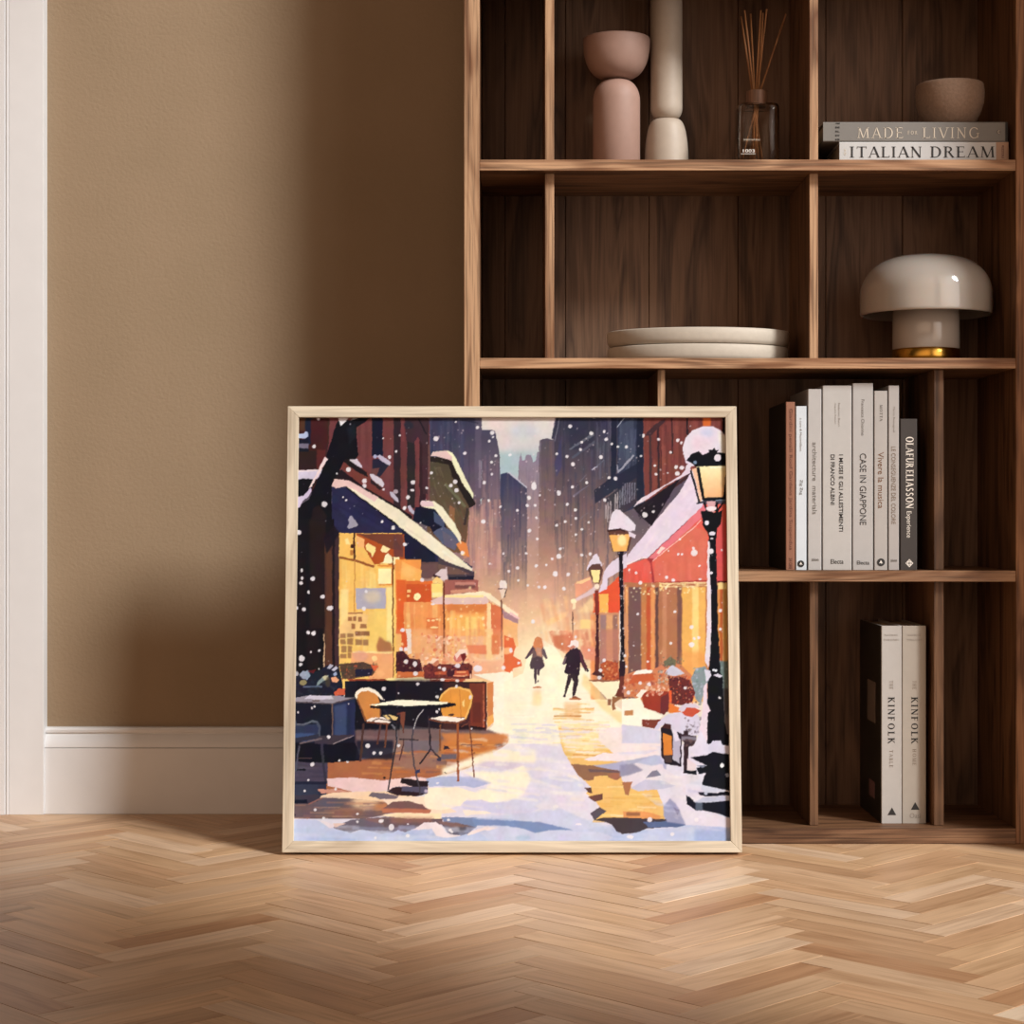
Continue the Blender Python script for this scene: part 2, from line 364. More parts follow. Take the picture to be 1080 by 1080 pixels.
    br = [(45, 60), (1410, 60), (1410, 980), (1240, 980), (800, 900), (45, 700)]
    p.poly([(45, 60), (1296, 60), (1300, 880), (1290, 1000), (1200, 1080), (950, 920), (600, 720), (45, 760)], (112, 58, 58))
    p.streaks([(600, 60), (1294, 60), (1294, 880), (1290, 1000), (950, 900), (600, 720)], [(120, 64, 62), (104, 54, 54), (96, 48, 48)], 50, (20, 50), (300, 800), .6)
    for x0, x1, y0, y1, c in [(755, 858, 60, 440, (20, 22, 40)), (960, 1025, 60, 930, (48, 32, 38)), (1085, 1160, 60, 930, (42, 34, 36)), (1202, 1262, 200, 930, (52, 30, 34)), (1230, 1290, 60, 800, (66, 40, 44)), (1282, 1300, 330, 860, (110, 72, 66))]: p.rect(x0, y0, x1, y1, c)
    p.poly([(1060, 60), (1290, 60), (1290, 300), (1230, 330), (1190, 260), (1150, 320), (1080, 300)], (62, 40, 46)); p.line([(1180, 60), (1270, 240)], 12, (30, 22, 30)); p.ell(1100, 150, 45, 40, (42, 38, 48), .9, .6)
    p.rect(45, 60, 350, 770, (62, 28, 26)); p.rect(60, 60, 135, 200, (78, 46, 32), 1, .4); p.rect(128, 60, 200, 330, (24, 28, 46), 1, .4); p.rect(180, 100, 330, 380, (66, 26, 28)); p.rect(235, 380, 330, 560, (88, 36, 34), 1, .6); p.rect(45, 390, 235, 570, (46, 26, 26), 1, .5); p.rect(45, 280, 160, 400, (22, 22, 36))
    p.poly([(352, 60), (440, 60), (430, 120), (330, 440), (352, 300)], (112, 56, 58)); p.line([(350, 60), (345, 300), (320, 440)], 12, (60, 36, 32))
    p.poly([(50, 232), (110, 228), (128, 208), (150, 215), (158, 258), (130, 276), (50, 268)], (178, 182, 204)); p.rect(50, 322, 162, 366, (116, 104, 122))
    p.poly([(45, 640), (250, 640), (180, 760), (120, 820), (45, 820)], (14, 13, 20))
    p.poly([(45, 575), (240, 565), (300, 560), (240, 660), (110, 650), (45, 668)], (206, 190, 204)); p.poly([(45, 575), (240, 566), (240, 582), (45, 590)], (232, 208, 206))
    p.rect(45, 920, 380, 1085, (16, 14, 24))
    # balcony steps, ledges
    p.poly([(480, 470), (690, 560), (960, 870), (900, 900), (700, 770), (450, 530)], (116, 56, 50)); p.poly([(410, 590), (470, 570), (640, 700), (900, 860), (1130, 1000), (1130, 1060), (850, 870), (400, 680)], (32, 20, 26))
    p.poly([(490, 440), (520, 450), (700, 590), (720, 640), (600, 580), (470, 480)], (30, 20, 24))
    p.poly([(760, 470), (830, 470), (920, 520), (830, 640), (760, 600)], (36, 34, 50)); p.poly([(745, 560), (830, 550), (800, 620), (740, 600)], (104, 62, 60))
    sn = (210, 192, 200)
    p.poly([(490, 395), (515, 385), (535, 420), (620, 470), (660, 525), (665, 555), (600, 520), (530, 460), (500, 430)], sn)
    p.poly([(800, 440), (830, 425), (890, 460), (935, 500), (925, 530), (890, 515), (840, 480)], (196, 178, 190)); p.ell(785, 445, 18, 18, (170, 165, 190))
    p.poly([(738, 610), (765, 608), (850, 660), (872, 705), (855, 735), (800, 695), (745, 645)], sn); p.poly([(745, 650), (800, 700), (850, 740), (830, 760), (740, 690)], (48, 30, 34))
    p.poly([(922, 775), (945, 775), (1000, 840), (1008, 880), (960, 850), (930, 815)], (190, 176, 186)); p.ell(975, 775, 23, 21, (170, 150, 156))
    p.poly([(1090, 910), (1115, 905), (1165, 985), (1155, 1000), (1110, 960)], (186, 172, 184))
    # ---- trunk / lamp-post silhouette
    p.poly([(430, 110), (520, 90), (540, 110), (640, 70), (745, 70), (690, 120), (610, 170), (610, 260), (630, 430), (600, 470), (500, 470), (440, 600), (385, 690), (375, 800), (378, 1085), (45, 1085), (45, 930), (160, 850), (335, 470), (325, 440)], (13, 12, 20))
    p.poly([(520, 180), (600, 130), (605, 260), (540, 330)], (26, 32, 38), .7, .8); p.poly([(435, 62), (545, 62), (515, 110), (462, 158), (445, 105)], (236, 218, 218)); p.poly([(555, 108), (600, 66), (660, 62), (610, 90)], (150, 142, 140))
    p.poly([(312, 450), (340, 468), (190, 730), (160, 745)], (238, 206, 200)); p.poly([(45, 830), (110, 815), (180, 735), (190, 765), (160, 820), (110, 860), (75, 925), (45, 930)], (206, 184, 204))
    p.rect(378, 720, 470, 1000, (36, 34, 60)); p.poly([(200, 930), (260, 900), (330, 1000), (320, 1085), (170, 1085)], (38, 22, 24), .8, .6)
    # ---- navy cafe awning with snowy edge
    p.poly([(378, 735), (520, 735), (1020, 1080), (1420, 1310), (1700, 1480), (1690, 1620), (1330, 1500), (1200, 1420), (1040, 1420), (1040, 1230), (960, 1190), (440, 1165), (378, 1165)], (38, 36, 66))
    p.streaks([(378, 760), (520, 745), (1020, 1080), (960, 1190), (378, 1165)], [(46, 44, 78), (32, 30, 56), (54, 50, 84)], 30, (20, 60), (80, 260), .5, 60)
    p.poly([(1040, 1130), (1350, 1320), (1350, 1440), (1040, 1440)], (26, 26, 46))
    p.poly([(530, 1040), (545, 1010), (560, 1005), (600, 1050), (625, 1085), (600, 1110), (540, 1125), (520, 1110), (540, 1080)], (160, 150, 160))
    # balcony blocks
    p.tile(425, 435)
    p.poly([(130, 920), (290, 915), (400, 1040), (430, 1150), (300, 1180), (270, 1110), (100, 1050)], (20, 22, 40)); p.poly([(300, 960), (400, 1040), (400, 1120), (305, 1060)], (70, 78, 100)); p.poly([(290, 1160), (390, 1100), (560, 1200), (500, 1330), (400, 1280)], (84, 88, 110)); p.poly([(380, 1140), (520, 1240), (500, 1330), (400, 1280)], (104, 94, 108), .8)
    p.poly([(510, 1270), (560, 1240), (610, 1260), (640, 1400), (560, 1350)], (224, 130, 70)); p.ell(575, 1355, 22, 20, (250, 190, 110))
    p.poly([(172, 890), (190, 860), (300, 862), (380, 920), (500, 1080), (560, 1200), (558, 1270), (500, 1180), (400, 1060), (310, 940), (190, 915)], (240, 226, 190)); p.poly([(172, 890), (190, 860), (290, 865), (310, 915), (190, 915)], (226, 192, 188))
    p.tile(310, 435)
    p.poly([(375, 720), (405, 655), (540, 670), (640, 730), (1030, 960), (1700, 1500), (1690, 1560), (1500, 1470), (1080, 1160), (980, 1080), (600, 790), (520, 722), (420, 742)], (240, 222, 190))
    p.poly([(375, 720), (405, 655), (540, 670), (820, 830), (780, 870), (600, 760), (520, 722), (420, 742)], (234, 190, 180)); p.streaks([(800, 830), (1690, 1500), (1500, 1470), (800, 900)], [(250, 240, 220), (232, 214, 200), (222, 196, 170)], 24, (10, 26), (80, 240), .5, 55)
    p.line([(520, 735), (600, 800), (1000, 1095)], 14, (10, 10, 18))
    # eave end
    p.tile(425, 550)
    p.poly([(340, 355), (420, 400), (685, 495), (680, 575), (440, 570), (340, 430)], (74, 60, 66)); p.poly([(345, 420), (540, 470), (640, 520), (340, 520)], (112, 80, 72)); p.poly([(430, 545), (680, 535), (680, 578), (440, 572)], (34, 32, 46))
    p.poly([(-20, 395), (340, 405), (360, 545), (180, 560), (-20, 480)], (96, 66, 64)); p.rect(180, 420, 340, 560, (110, 78, 74), .7, .6)
    # ---- lit cafe front (left)
    p.tile(310, 550)
    p.rect(30, 0, 400, 1080, (18, 14, 20)); p.rect(170, 0, 320, 1080, (38, 22, 22), .8, 1); p.rect(40, 380, 130, 1080, (24, 14, 18), .8, 1)
    p.poly([(310, 200), (375, 150), (450, 130), (450, 1700), (310, 1700)], (74, 44, 36)); p.line([(395, 140), (390, 1640)], 26, (30, 20, 24)); p.rect(405, 180, 452, 1640, (66, 42, 44)); p.rect(325, 300, 380, 1640, (92, 54, 38), .7, .4)
    p.poly([(300, 180), (395, 60), (450, 130), (330, 330)], (26, 18, 26), .9, .4)
    p.rect(445, 130, 1040, 1640, ((246, 186, 96), (246, 196, 104)))
    p.streaks([(445, 380), (800, 440), (800, 1300), (445, 1300)], [(252, 220, 136), (246, 182, 92), (252, 206, 120), (240, 170, 84)], 46, (20, 60), (150, 500), .55)
    p.poly([(605, 135), (1060, 140), (1060, 560), (900, 420), (780, 430), (700, 300)], (176, 78, 34)); p.poly([(610, 135), (960, 140), (1040, 300), (940, 280), (760, 200)], (116, 62, 44)); p.rect(960, 140, 1050, 360, (96, 56, 56), .8, .6)
    p.poly([(605, 150), (690, 190), (680, 270), (620, 265)], (246, 176, 110)); p.poly([(610, 290), (670, 320), (720, 400), (770, 430), (770, 450), (605, 390)], (250, 184, 96)); p.poly([(690, 250), (720, 225), (790, 265), (785, 300), (760, 360), (745, 320), (700, 285)], (252, 220, 140)); p.poly([(835, 290), (860, 245), (930, 280), (900, 315), (850, 310)], (252, 226, 160))
    p.poly([(500, 190), (530, 175), (555, 240), (510, 235)], (254, 230, 160), .8, .4)
    p.line([(590, 130), (590, 380)], 18, (70, 34, 24)); p.line([(450, 358), (600, 390), (780, 450)], 22, (150, 84, 44)); p.line([(595, 390), (590, 880)], 10, (206, 140, 70)); p.ell(568, 255, 15, 20, (60, 30, 24)); p.rect(550, 290, 580, 340, (190, 120, 60))
    p.rect(815, 465, 940, 610, (254, 234, 168), 1, .3); p.line([(810, 440), (945, 440), (945, 615), (815, 615)], 16, (226, 140, 64)); p.poly([(820, 420), (900, 385), (945, 420)], (250, 214, 140))
    p.poly([(860, 410), (880, 340), (905, 320), (935, 350), (950, 400), (940, 415)], (252, 232, 184)); p.poly([(940, 355), (1010, 360), (1020, 410), (960, 430)], (252, 226, 170))
    p.line([(950, 360), (955, 1500)], 12, (90, 42, 26)); p.rect(960, 430, 990, 1080, (252, 206, 120), .7, .5)
    p.poly([(600, 650), (885, 650), (885, 840), (610, 850)], (178, 166, 176)); p.ell(760, 730, 80, 60, (222, 196, 160), .7, 2)
    p.rect(460, 660, 530, 1000, (252, 222, 150), .8, .8); p.rect(890, 640, 945, 1200, (252, 226, 150), .8, .6); p.poly([(560, 870), (720, 900), (690, 1120), (440, 1120), (450, 1020)], (246, 196, 130), .8, .8); p.rect(720, 860, 890, 1300, (246, 202, 110), .8, 1)
    tb = (150, 92, 60)
    p.line([(530, 888), (665, 888)], 14, tb, .8)
    for (x, y, w, h) in [(528, 920, 40, 40), (580, 915, 30, 45), (625, 925, 34, 40), (560, 985, 36, 50), (645, 985, 56, 44), (600, 1055, 46, 42), (655, 1055, 70, 42)]: p.rect(x, y, x+w, y+h, tb, .85, .3)
    # notices and planting below the window
    p.tile(305, 665); p.rect(50, -5, 345, 440, (19, 14, 19)); p.rect(190, -5, 300, 420, (30, 18, 22), .8, 1)
    for (x, y, w, h) in [(500, 45, 55, 40), (565, 45, 60, 34), (505, 95, 48, 48), (565, 90, 55, 55), (640, 25, 62, 40), (720, 25, 52, 40), (640, 98, 66, 50), (712, 98, 50, 56), (510, 160, 50, 60), (570, 160, 40, 60), (500, 235, 60, 40), (570, 225, 36, 50)]: p.rect(x, y, x+w, y+h, (140, 92, 62), .75, .4)
    p.poly([(610, 215), (1000, 210), (1000, 460), (780, 480), (700, 330), (600, 320)], (238, 164, 110)); p.line([(620, 218), (990, 222)], 18, (252, 212, 140)); p.ell(690, 255, 70, 50, (226, 160, 130), .8, 1); p.poly([(840, 160), (870, 70), (920, 110), (980, 130), (990, 210), (850, 215)], (176, 112, 72), 1, .8)
    p.ell(820, 280, 26, 26, (250, 206, 140)); p.ell(880, 420, 40, 30, (246, 176, 120), .9, .6)
    p.poly([(490, 330), (620, 320), (720, 310), (800, 340), (860, 350), (800, 440), (600, 470), (520, 470)], (84, 60, 48)); p.dabs([(490, 320), (850, 320), (820, 460), (500, 470)], [(100, 74, 56), (60, 52, 46), (130, 90, 64), (190, 84, 56), (70, 70, 60)], 96, (8, 26), .85, .15, .8, .62); p.poly([(640, 385), (810, 375), (790, 440), (640, 450)], (32, 30, 50)); p.poly([(790, 340), (860, 350), (820, 400)], (214, 94, 60))
    p.poly([(560, 470), (1100, 468), (1100, 492), (600, 500)], (150, 66, 42)); p.ell(1020, 474, 95, 15, (252, 222, 150))
    # shrubs in front, left
    p.poly([(60, 400), (120, 420), (280, 400), (380, 340), (490, 360), (520, 500), (540, 640), (60, 650)], (26, 28, 42))
    p.dabs([(60, 400), (480, 370), (540, 640), (60, 640)], [(34, 40, 54), (24, 26, 44), (48, 54, 62), (40, 34, 40)], 112, (12, 34), .85, .15, .8, .62)
    p.poly([(115, 430), (150, 395), (200, 390), (220, 440), (190, 480), (150, 470)], (150, 156, 172)); p.ell(90, 420, 18, 20, (170, 160, 164)); p.poly([(375, 370), (405, 330), (440, 345), (400, 380)], (176, 172, 184)); p.poly([(415, 385), (460, 350), (480, 370), (440, 400)], (190, 184, 196)); p.ell(455, 425, 15, 18, (160, 166, 190))
    p.poly([(270, 540), (290, 500), (340, 450), (400, 430), (360, 480), (310, 520)], (132, 142, 140)); p.ell(365, 460, 26, 22, (196, 186, 150)); p.poly([(415, 460), (460, 448), (490, 480), (470, 505), (430, 500)], (232, 160, 116)); p.ell(150, 505, 36, 26, (140, 130, 90)); p.ell(385, 500, 24, 50, (70, 60, 48), .8, .5); p.line([(150, 545), (330, 540)], 16, (84, 92, 112)); p.poly([(440, 600), (480, 560), (540, 558), (580, 590), (550, 620), (450, 630)], (206, 92, 60)); p.rect(560, 590, 650, 632, (180, 96, 60), .9, .6)
    p.poly([(190, 400), (270, 380), (250, 420)], (110, 26, 34), .8)
    # counter cabinet
    p.rect(60, 640, 660, 1090, (22, 24, 38)); p.poly([(420, 700), (660, 650), (665, 1000), (430, 1080)], (34, 40, 66)); p.poly([(440, 730), (560, 700), (560, 1000), (445, 1030)], (64, 76, 108), .8, .8); p.rect(600, 700, 660, 1000, (40, 42, 74), .8, .8)
    p.poly([(60, 650), (190, 628), (640, 632), (640, 650), (430, 710), (60, 690)], (150, 138, 146)); p.poly([(160, 655), (210, 625), (420, 630), (440, 660), (300, 668)], (206, 192, 204)); p.line([(60, 690), (430, 706), (640, 650)], 12, (78, 66, 70)); p.rect(240, 668, 310, 686, (110, 92, 90))
    p.line([(425, 705), (425, 1060)], 12, (110, 84, 74))
    p.poly([(70, 900), (300, 900), (300, 1060), (65, 1060)], (44, 50, 74)); p.rect(65, 985, 250, 1060, (62, 78, 116), .9, .6)
    p.line([(68, 860), (80, 905), (150, 905), (230, 870), (280, 880), (305, 920), (300, 1080)], 26, (70, 72, 86)); p.line([(85, 895), (160, 900), (235, 866), (280, 878)], 7, (116, 114, 124))
    # ---- cafe inner parts (centre left)
    p.tile(425, 550)
    p.rect(-60, 380, 180, 900, (240, 150, 72)); p.poly([(0, 400), (190, 480), (170, 580), (40, 600), (-10, 560)], (246, 172, 90)); p.ell(60, 500, 70, 50, (250, 190, 110), .8, 1.5)
    p.rect(-50, 570, 40, 1080, (222, 96, 44), 1, .4); p.rect(20, 780, 440, 1100, (236, 146, 82)); p.streaks([(20, 780), (440, 780), (440, 1500), (20, 1500)], [(246, 178, 100), (226, 126, 72), (250, 196, 124), (240, 160, 92)], 46, (14, 46), (120, 380), .6)
    p.rect(40, 610, 280, 780, (206, 84, 40)); p.rect(30, 580, 300, 612, (224, 106, 50)); p.ell(145, 730, 35, 36, (254, 236, 170)); p.rect(50, 665, 85, 690, (250, 190, 120)); p.ell(62, 725, 14, 14, (250, 190, 120)); p.rect(280, 605, 385, 740, (252, 210, 118), 1, .3); p.rect(285, 690, 385, 735, (252, 230, 160), .8, .5)
    p.poly([(300, 530), (370, 470), (425, 470), (435, 560), (400, 580), (330, 570)], (216, 190, 186)); p.poly([(300, 515), (370, 550), (340, 560), (290, 540)], (60, 36, 40)); p.poly([(290, 580), (330, 545), (380, 575), (390, 605), (290, 600)], (246, 196, 120))
    p.rect(405, 570, 720, 730, (160, 92, 80)); p.poly([(500, 590), (680, 590), (700, 630), (500, 625)], (198, 130, 112)); p.poly([(460, 670), (640, 650), (740, 690), (700, 710), (460, 700)], (206, 140, 112)); p.rect(500, 620, 690, 650, (110, 66, 62), .8, .4); p.rect(560, 690, 660, 710, (110, 66, 62), .8, .4)
    p.rect(410, 790, 810, 1100, (236, 152, 84)); p.rect(420, 800, 800, 880, (212, 116, 62), .8, 1); p.rect(450, 900, 780, 1100, (246, 178, 96), .8, .8); p.rect(600, 920, 710, 1100, (250, 206, 120), .9, .6); p.streaks([(420, 860), (800, 860), (800, 1400), (420, 1400)], [(250, 196, 110), (232, 146, 78), (250, 212, 140), (236, 150, 96)], 40, (10, 40), (120, 360), .5)
    p.poly([(270, 770), (400, 715), (780, 705), (820, 775), (800, 800), (300, 800)], (226, 186, 176)); p.poly([(400, 715), (760, 680), (830, 705), (940, 790), (1090, 890), (1090, 960), (940, 830), (810, 750), (790, 725)], (250, 222, 184)); p.rect(405, 715, 770, 738, (252, 216, 150))
    p.poly([(820, 780), (950, 840), (950, 1200), (830, 1200)], (216, 112, 72)); p.rect(800, 790, 838, 1200, (250, 206, 150)); p.poly([(930, 840), (1090, 940), (1090, 985), (960, 930)], (166, 122, 124)); p.poly([(950, 930), (1090, 985), (1090, 1200), (950, 1200)], (242, 170, 104), .9)
    p.line([(395, 590), (398, 1300)], 17, (112, 54, 34)); p.line([(938, 760), (940, 1300)], 12, (110, 66, 56)); p.poly([(920, 600), (935, 575), (975, 580), (990, 615), (985, 650), (920, 655)], (240, 216, 204)); p.poly([(915, 660), (985, 660), (965, 740), (940, 750)], (236, 204, 180)); p.line([(985, 660), (965, 740)], 8, (60, 40, 44)); p.line([(905, 655), (950, 655)], 8, (90, 64, 60))
    p.rect(230, 930, 345, 1080, (216, 112, 62), .8, .4)
    p.flakes([(250, 955, 15, 10), (295, 955, 18, 9), (330, 945, 14, 9), (305, 1020, 40, 9), (140, 730, 10), (435, 940, 12), (765, 935, 14, 18), (560, 915, 14)], (252, 214, 150))
    # lower cafe jumble
    p.tile(420, 665)
    p.rect(-10, 0, 1000, 480, (232, 150, 104), .35, 1)
    p.rect(40, 20, 110, 200, (214, 90, 44)); p.poly([(80, 0), (130, 0), (140, 230), (100, 240), (95, 120)], (236, 210, 190)); p.rect(140, 0, 330, 230, (240, 170, 110), .7, 1)
    p.dabs([(240, 60), (640, 60), (700, 340), (240, 340)], [(246, 196, 160), (232, 140, 100), (250, 214, 180), (216, 110, 80), (240, 170, 130)], 112, (14, 44), .85, .15, .8, .62)
    p.rect(840, 0, 900, 330, (250, 204, 140), .8, .6); p.rect(890, 60, 960, 240, (220, 116, 70), .9, .5); p.poly([(1030, 120), (1090, 80), (1090, 400), (990, 340), (1040, 250)], (212, 84, 50)); p.poly([(650, 150), (840, 150), (840, 240), (680, 230)], (226, 124, 84), .9, .5)
    p.poly([(690, 250), (780, 280), (860, 290), (960, 240), (1020, 150), (1050, 40), (1075, 60), (1040, 200), (960, 290), (900, 320), (760, 310)], (246, 196, 150), .9, .5); p.rect(640, 300, 1000, 440, (240, 166, 128), .8, 1)
    p.poly([(-10, 215), (60, 205), (120, 280), (220, 290), (240, 400), (-10, 420)], (66, 28, 36)); p.dabs([(-10, 220), (220, 280), (240, 400), (-10, 410)], [(80, 36, 42), (54, 22, 34), (110, 46, 44)], 41, (10, 26), .85, .15, .8, .62)
    p.poly([(240, 360), (320, 310), (440, 330), (560, 330), (680, 320), (710, 350), (700, 470), (260, 470)], (110, 46, 42)); p.dabs([(240, 320), (690, 320), (700, 470), (260, 470)], [(130, 56, 48), (80, 34, 40), (156, 76, 62), (60, 26, 40)], 80, (10, 26), .85, .15, .8, .62)
    p.ell(360, 315, 40, 30, (196, 116, 86)); p.ell(575, 270, 44, 44, (206, 116, 100)); p.poly([(540, 250), (590, 190), (650, 200), (670, 240), (600, 235), (560, 290)], (244, 204, 184)); p.poly([(300, 320), (340, 275), (400, 280), (370, 300), (330, 330)], (246, 206, 176)); p.poly([(600, 240), (640, 225), (655, 260), (620, 320)], (110, 34, 34))
    p.poly([(355, 410), (460, 395), (465, 430), (355, 430)], (182, 80, 56)); p.poly([(530, 395), (670, 390), (680, 440), (540, 450)], (190, 84, 56)); p.rect(470, 385, 540, 450, (70, 30, 40)); p.line([(560, 408), (650, 405)], 14, (240, 150, 100)); p.line([(530, 440), (640, 440)], 12, (236, 150, 110)); p.rect(0, 405, 255, 465, (206, 108, 58)); p.line([(690, 420), (690, 470)], 14, (236, 180, 150))
    p.poly([(-10, 465), (240, 455), (310, 480), (-10, 490)], (252, 226, 168)); p.poly([(310, 478), (640, 470), (640, 496), (310, 494)], (166, 72, 48)); p.poly([(620, 490), (700, 465), (860, 475), (900, 495), (840, 505), (630, 500)], (246, 196, 140))
    # bright snow street
    p.poly([(720, 430), (1090, 400), (1090, 1090), (560, 1090), (850, 960), (905, 900), (905, 500)], (248, 234, 208))
    p.tile(535, 665)
    p.poly([(-30, 500), (150, 420), (190, 260), (330, 100), (460, 180), (560, 330), (800, 380), (960, 690), (1080, 760), (1080, 1100), (-30, 1100)], (248, 232, 202)); p.glow(350, 330, 330, 280, (254, 238, 200), .75)
    p.streaks([(-30, 560), (900, 560), (1080, 800), (1080, 1100), (-30, 1100)], [(252, 244, 216), (246, 224, 190), (250, 232, 210), (240, 218, 190)], 90, (6, 20), (80, 300), .5, 90)
    # planter box
    p.tile(305, 665); p.rect(640, 488, 1060, 1010, (17, 16, 26)); p.rect(545, 490, 660, 645, (22, 22, 34)); p.tile(420, 665)
    p.poly([(-10, 490), (830, 500), (840, 960), (560, 960), (-10, 900)], ((58, 32, 34), (70, 38, 36))); p.rect(-10, 490, 420, 960, (24, 20, 30), .85, 2); p.poly([(680, 510), (830, 510), (835, 930), (690, 920)], (116, 52, 38)); p.line([(815, 520), (815, 930)], 8, (190, 100, 70)); p.line([(835, 500), (838, 940)], 14, (64, 30, 30)); p.poly([(845, 510), (905, 495), (908, 880), (850, 930)], (214, 132, 76)); p.poly([(850, 830), (905, 800), (908, 880), (850, 930)], (238, 168, 90)); p.rect(710, 690, 790, 880, (96, 42, 34), .8, .5); p.line([(-10, 495), (840, 502)], 8, (30, 18, 24))
    p.poly([(600, 900), (830, 930), (820, 960), (560, 970)], (36, 22, 26)); p.poly([(-10, 480), (420, 480), (420, 900), (-10, 900)], (18, 17, 27), .5, 3)
    # ---- floor of the terrace
    p.tile(305, 775)
    p.poly([(50, 250), (700, 240), (1330, 100), (1700, 100), (1900, 130), (2060, 100), (2090, 40), (2050, 160), (1700, 320), (1500, 380), (1300, 420), (700, 500), (50, 820)], (170, 100, 66))
    p.poly([(640, -40), (1900, -40), (2060, 40), (2060, 110), (1700, 120), (640, 140)], (112, 86, 84), .95, .8); p.poly([(1450, -10), (2080, 0), (2080, 90), (1500, 110)], (206, 124, 66), .9, 1)
    p.rect(1000, 60, 1500, 330, (150, 108, 92), .9, 1.5); p.rect(1450, 60, 1960, 240, (206, 122, 60), .9, 1.5); p.streaks([(700, 230), (1500, 100), (1950, 100), (1700, 330), (1100, 400), (700, 420)], [(216, 130, 66), (190, 104, 56), (150, 90, 70), (110, 82, 84), (232, 160, 90)], 70, (10, 30), (80, 260), .6, 88)
    p.poly([(1100, 60), (1440, 60), (1420, 180), (1250, 150), (1100, 170)], (112, 98, 104), .9, .6)
    p.rect(50, 250, 380, 470, (72, 62, 78)); p.streaks([(50, 280), (380, 280), (380, 460), (50, 460)], [(88, 76, 90), (58, 52, 70), (70, 58, 68)], 20, (10, 26), (80, 220), .6, 90); p.rect(50, 450, 370, 800, (44, 46, 64))
    p.poly([(50, 90), (640, 80), (700, 250), (420, 270), (250, 270), (50, 260)], (14, 14, 26)); p.poly([(250, 20), (620, 5), (420, 100), (260, 90)], (60, 50, 58)); p.line([(430, 95), (625, 12)], 10, (150, 130, 130)); p.rect(650, 60, 1000, 240, (26, 24, 40), .9, 1)
    # snow & puddles, foreground
    p.poly([(50, 790), (300, 810), (700, 800), (1330, 620), (1330, 440), (1700, 330), (2080, 90), (4200, 100), (4200, 1040), (50, 1040)], (222, 208, 216))
    p.poly([(370, 420), (620, 410), (900, 440), (1200, 400), (1330, 420), (1330, 500), (800, 545), (620, 545), (380, 490)], (236, 196, 190)); p.poly([(270, 520), (440, 520), (640, 550), (330, 560)], (206, 140, 120)); p.poly([(290, 590), (400, 560), (640, 545), (1000, 540), (1250, 600), (1350, 640), (1250, 690), (700, 610), (330, 610)], (246, 206, 170))
    p.poly([(50, 650), (330, 600), (640, 610), (900, 640), (1000, 660), (1010, 740), (720, 800), (400, 800), (50, 790)], (104, 84, 86)); p.ell(730, 650, 130, 60, (250, 206, 160), .9, 2.5); p.ell(900, 690, 90, 50, (206, 126, 76), .9, 2.5); p.ell(420, 660, 130, 46, (84, 82, 98), .8, 2.5); p.ell(560, 740, 180, 40, (150, 96, 76), .8, 2.5)
    p.streaks([(60, 640), (1000, 640), (1000, 800), (60, 800)], [(120, 92, 88), (90, 76, 84), (170, 116, 92), (206, 150, 116)], 40, (8, 20), (120, 320), .5, 90)
    p.rect(50, 470, 290, 640, (50, 52, 70)); p.poly([(200, 660), (320, 590), (290, 570), (60, 580), (60, 640)], (60, 50, 62)); p.line([(200, 665), (330, 600)], 14, (140, 92, 84)); p.rect(55, 620, 190, 655, (18, 20, 36)); p.poly([(52, 745), (85, 765), (52, 780)], (26, 22, 36))
    p.poly([(430, 880), (600, 810), (800, 790), (1150, 770), (1300, 800), (1300, 870), (1000, 940), (900, 945), (700, 900), (600, 930), (480, 920)], (108, 94, 104)); p.poly([(700, 800), (1300, 780), (1400, 790), (1300, 850), (1000, 880)], (140, 100, 88), .8, .8)
    p.tile(420, 775)
    p.poly([(-160, 600), (250, 590), (420, 640), (560, 740), (340, 760), (-20, 735)], (246, 212, 184)); p.poly([(-40, 640), (100, 630), (240, 665), (270, 695), (320, 720), (300, 745), (-60, 735), (-130, 700)], (120, 84, 80)); p.poly([(-140, 700), (320, 710), (300, 748), (-140, 745)], (190, 110, 80), .9, .5); p.poly([(-160, 770), (-20, 745), (420, 750), (420, 800), (100, 800), (-20, 785)], (250, 218, 176))
    p.poly([(-140, 800), (300, 800), (430, 800), (430, 850), (200, 870), (130, 900), (120, 935), (80, 935), (30, 905), (-120, 890)], (104, 82, 86)); p.rect(-60, 790, 330, 840, (150, 100, 84), .8, 1.5)
    p.poly([(270, 420), (480, 400), (720, 400), (900, 460), (720, 510), (640, 490), (420, 490), (300, 500)], (176, 178, 204)); p.poly([(700, 290), (740, 250), (860, 255), (1120, 268), (1220, 290), (1120, 325), (1000, 350), (860, 310)], (216, 196, 206)); p.ell(940, 212, 56, 14, (190, 176, 206), .9, .5)
    p.poly([(280, 510), (560, 500), (760, 560), (900, 600), (700, 640), (590, 680), (420, 720), (280, 700), (250, 620)], (248, 226, 196)); p.poly([(430, 320), (760, 200), (1000, 130), (1300, 150), (1300, 270), (860, 250), (700, 300), (420, 400)], (250, 230, 198), 1, 1.5); p.poly([(600, 350), (1000, 360), (1190, 300), (1260, 420), (1190, 560), (1090, 620), (820, 660), (720, 560), (900, 470), (700, 400)], (250, 232, 200), 1, 1.2)
    p.poly([(590, 680), (640, 630), (800, 620), (900, 650), (1200, 620), (1330, 700), (1200, 770), (860, 740), (640, 710)], (206, 196, 216), 1, .4); p.poly([(620, 715), (860, 735), (890, 748), (640, 770)], (244, 220, 200))
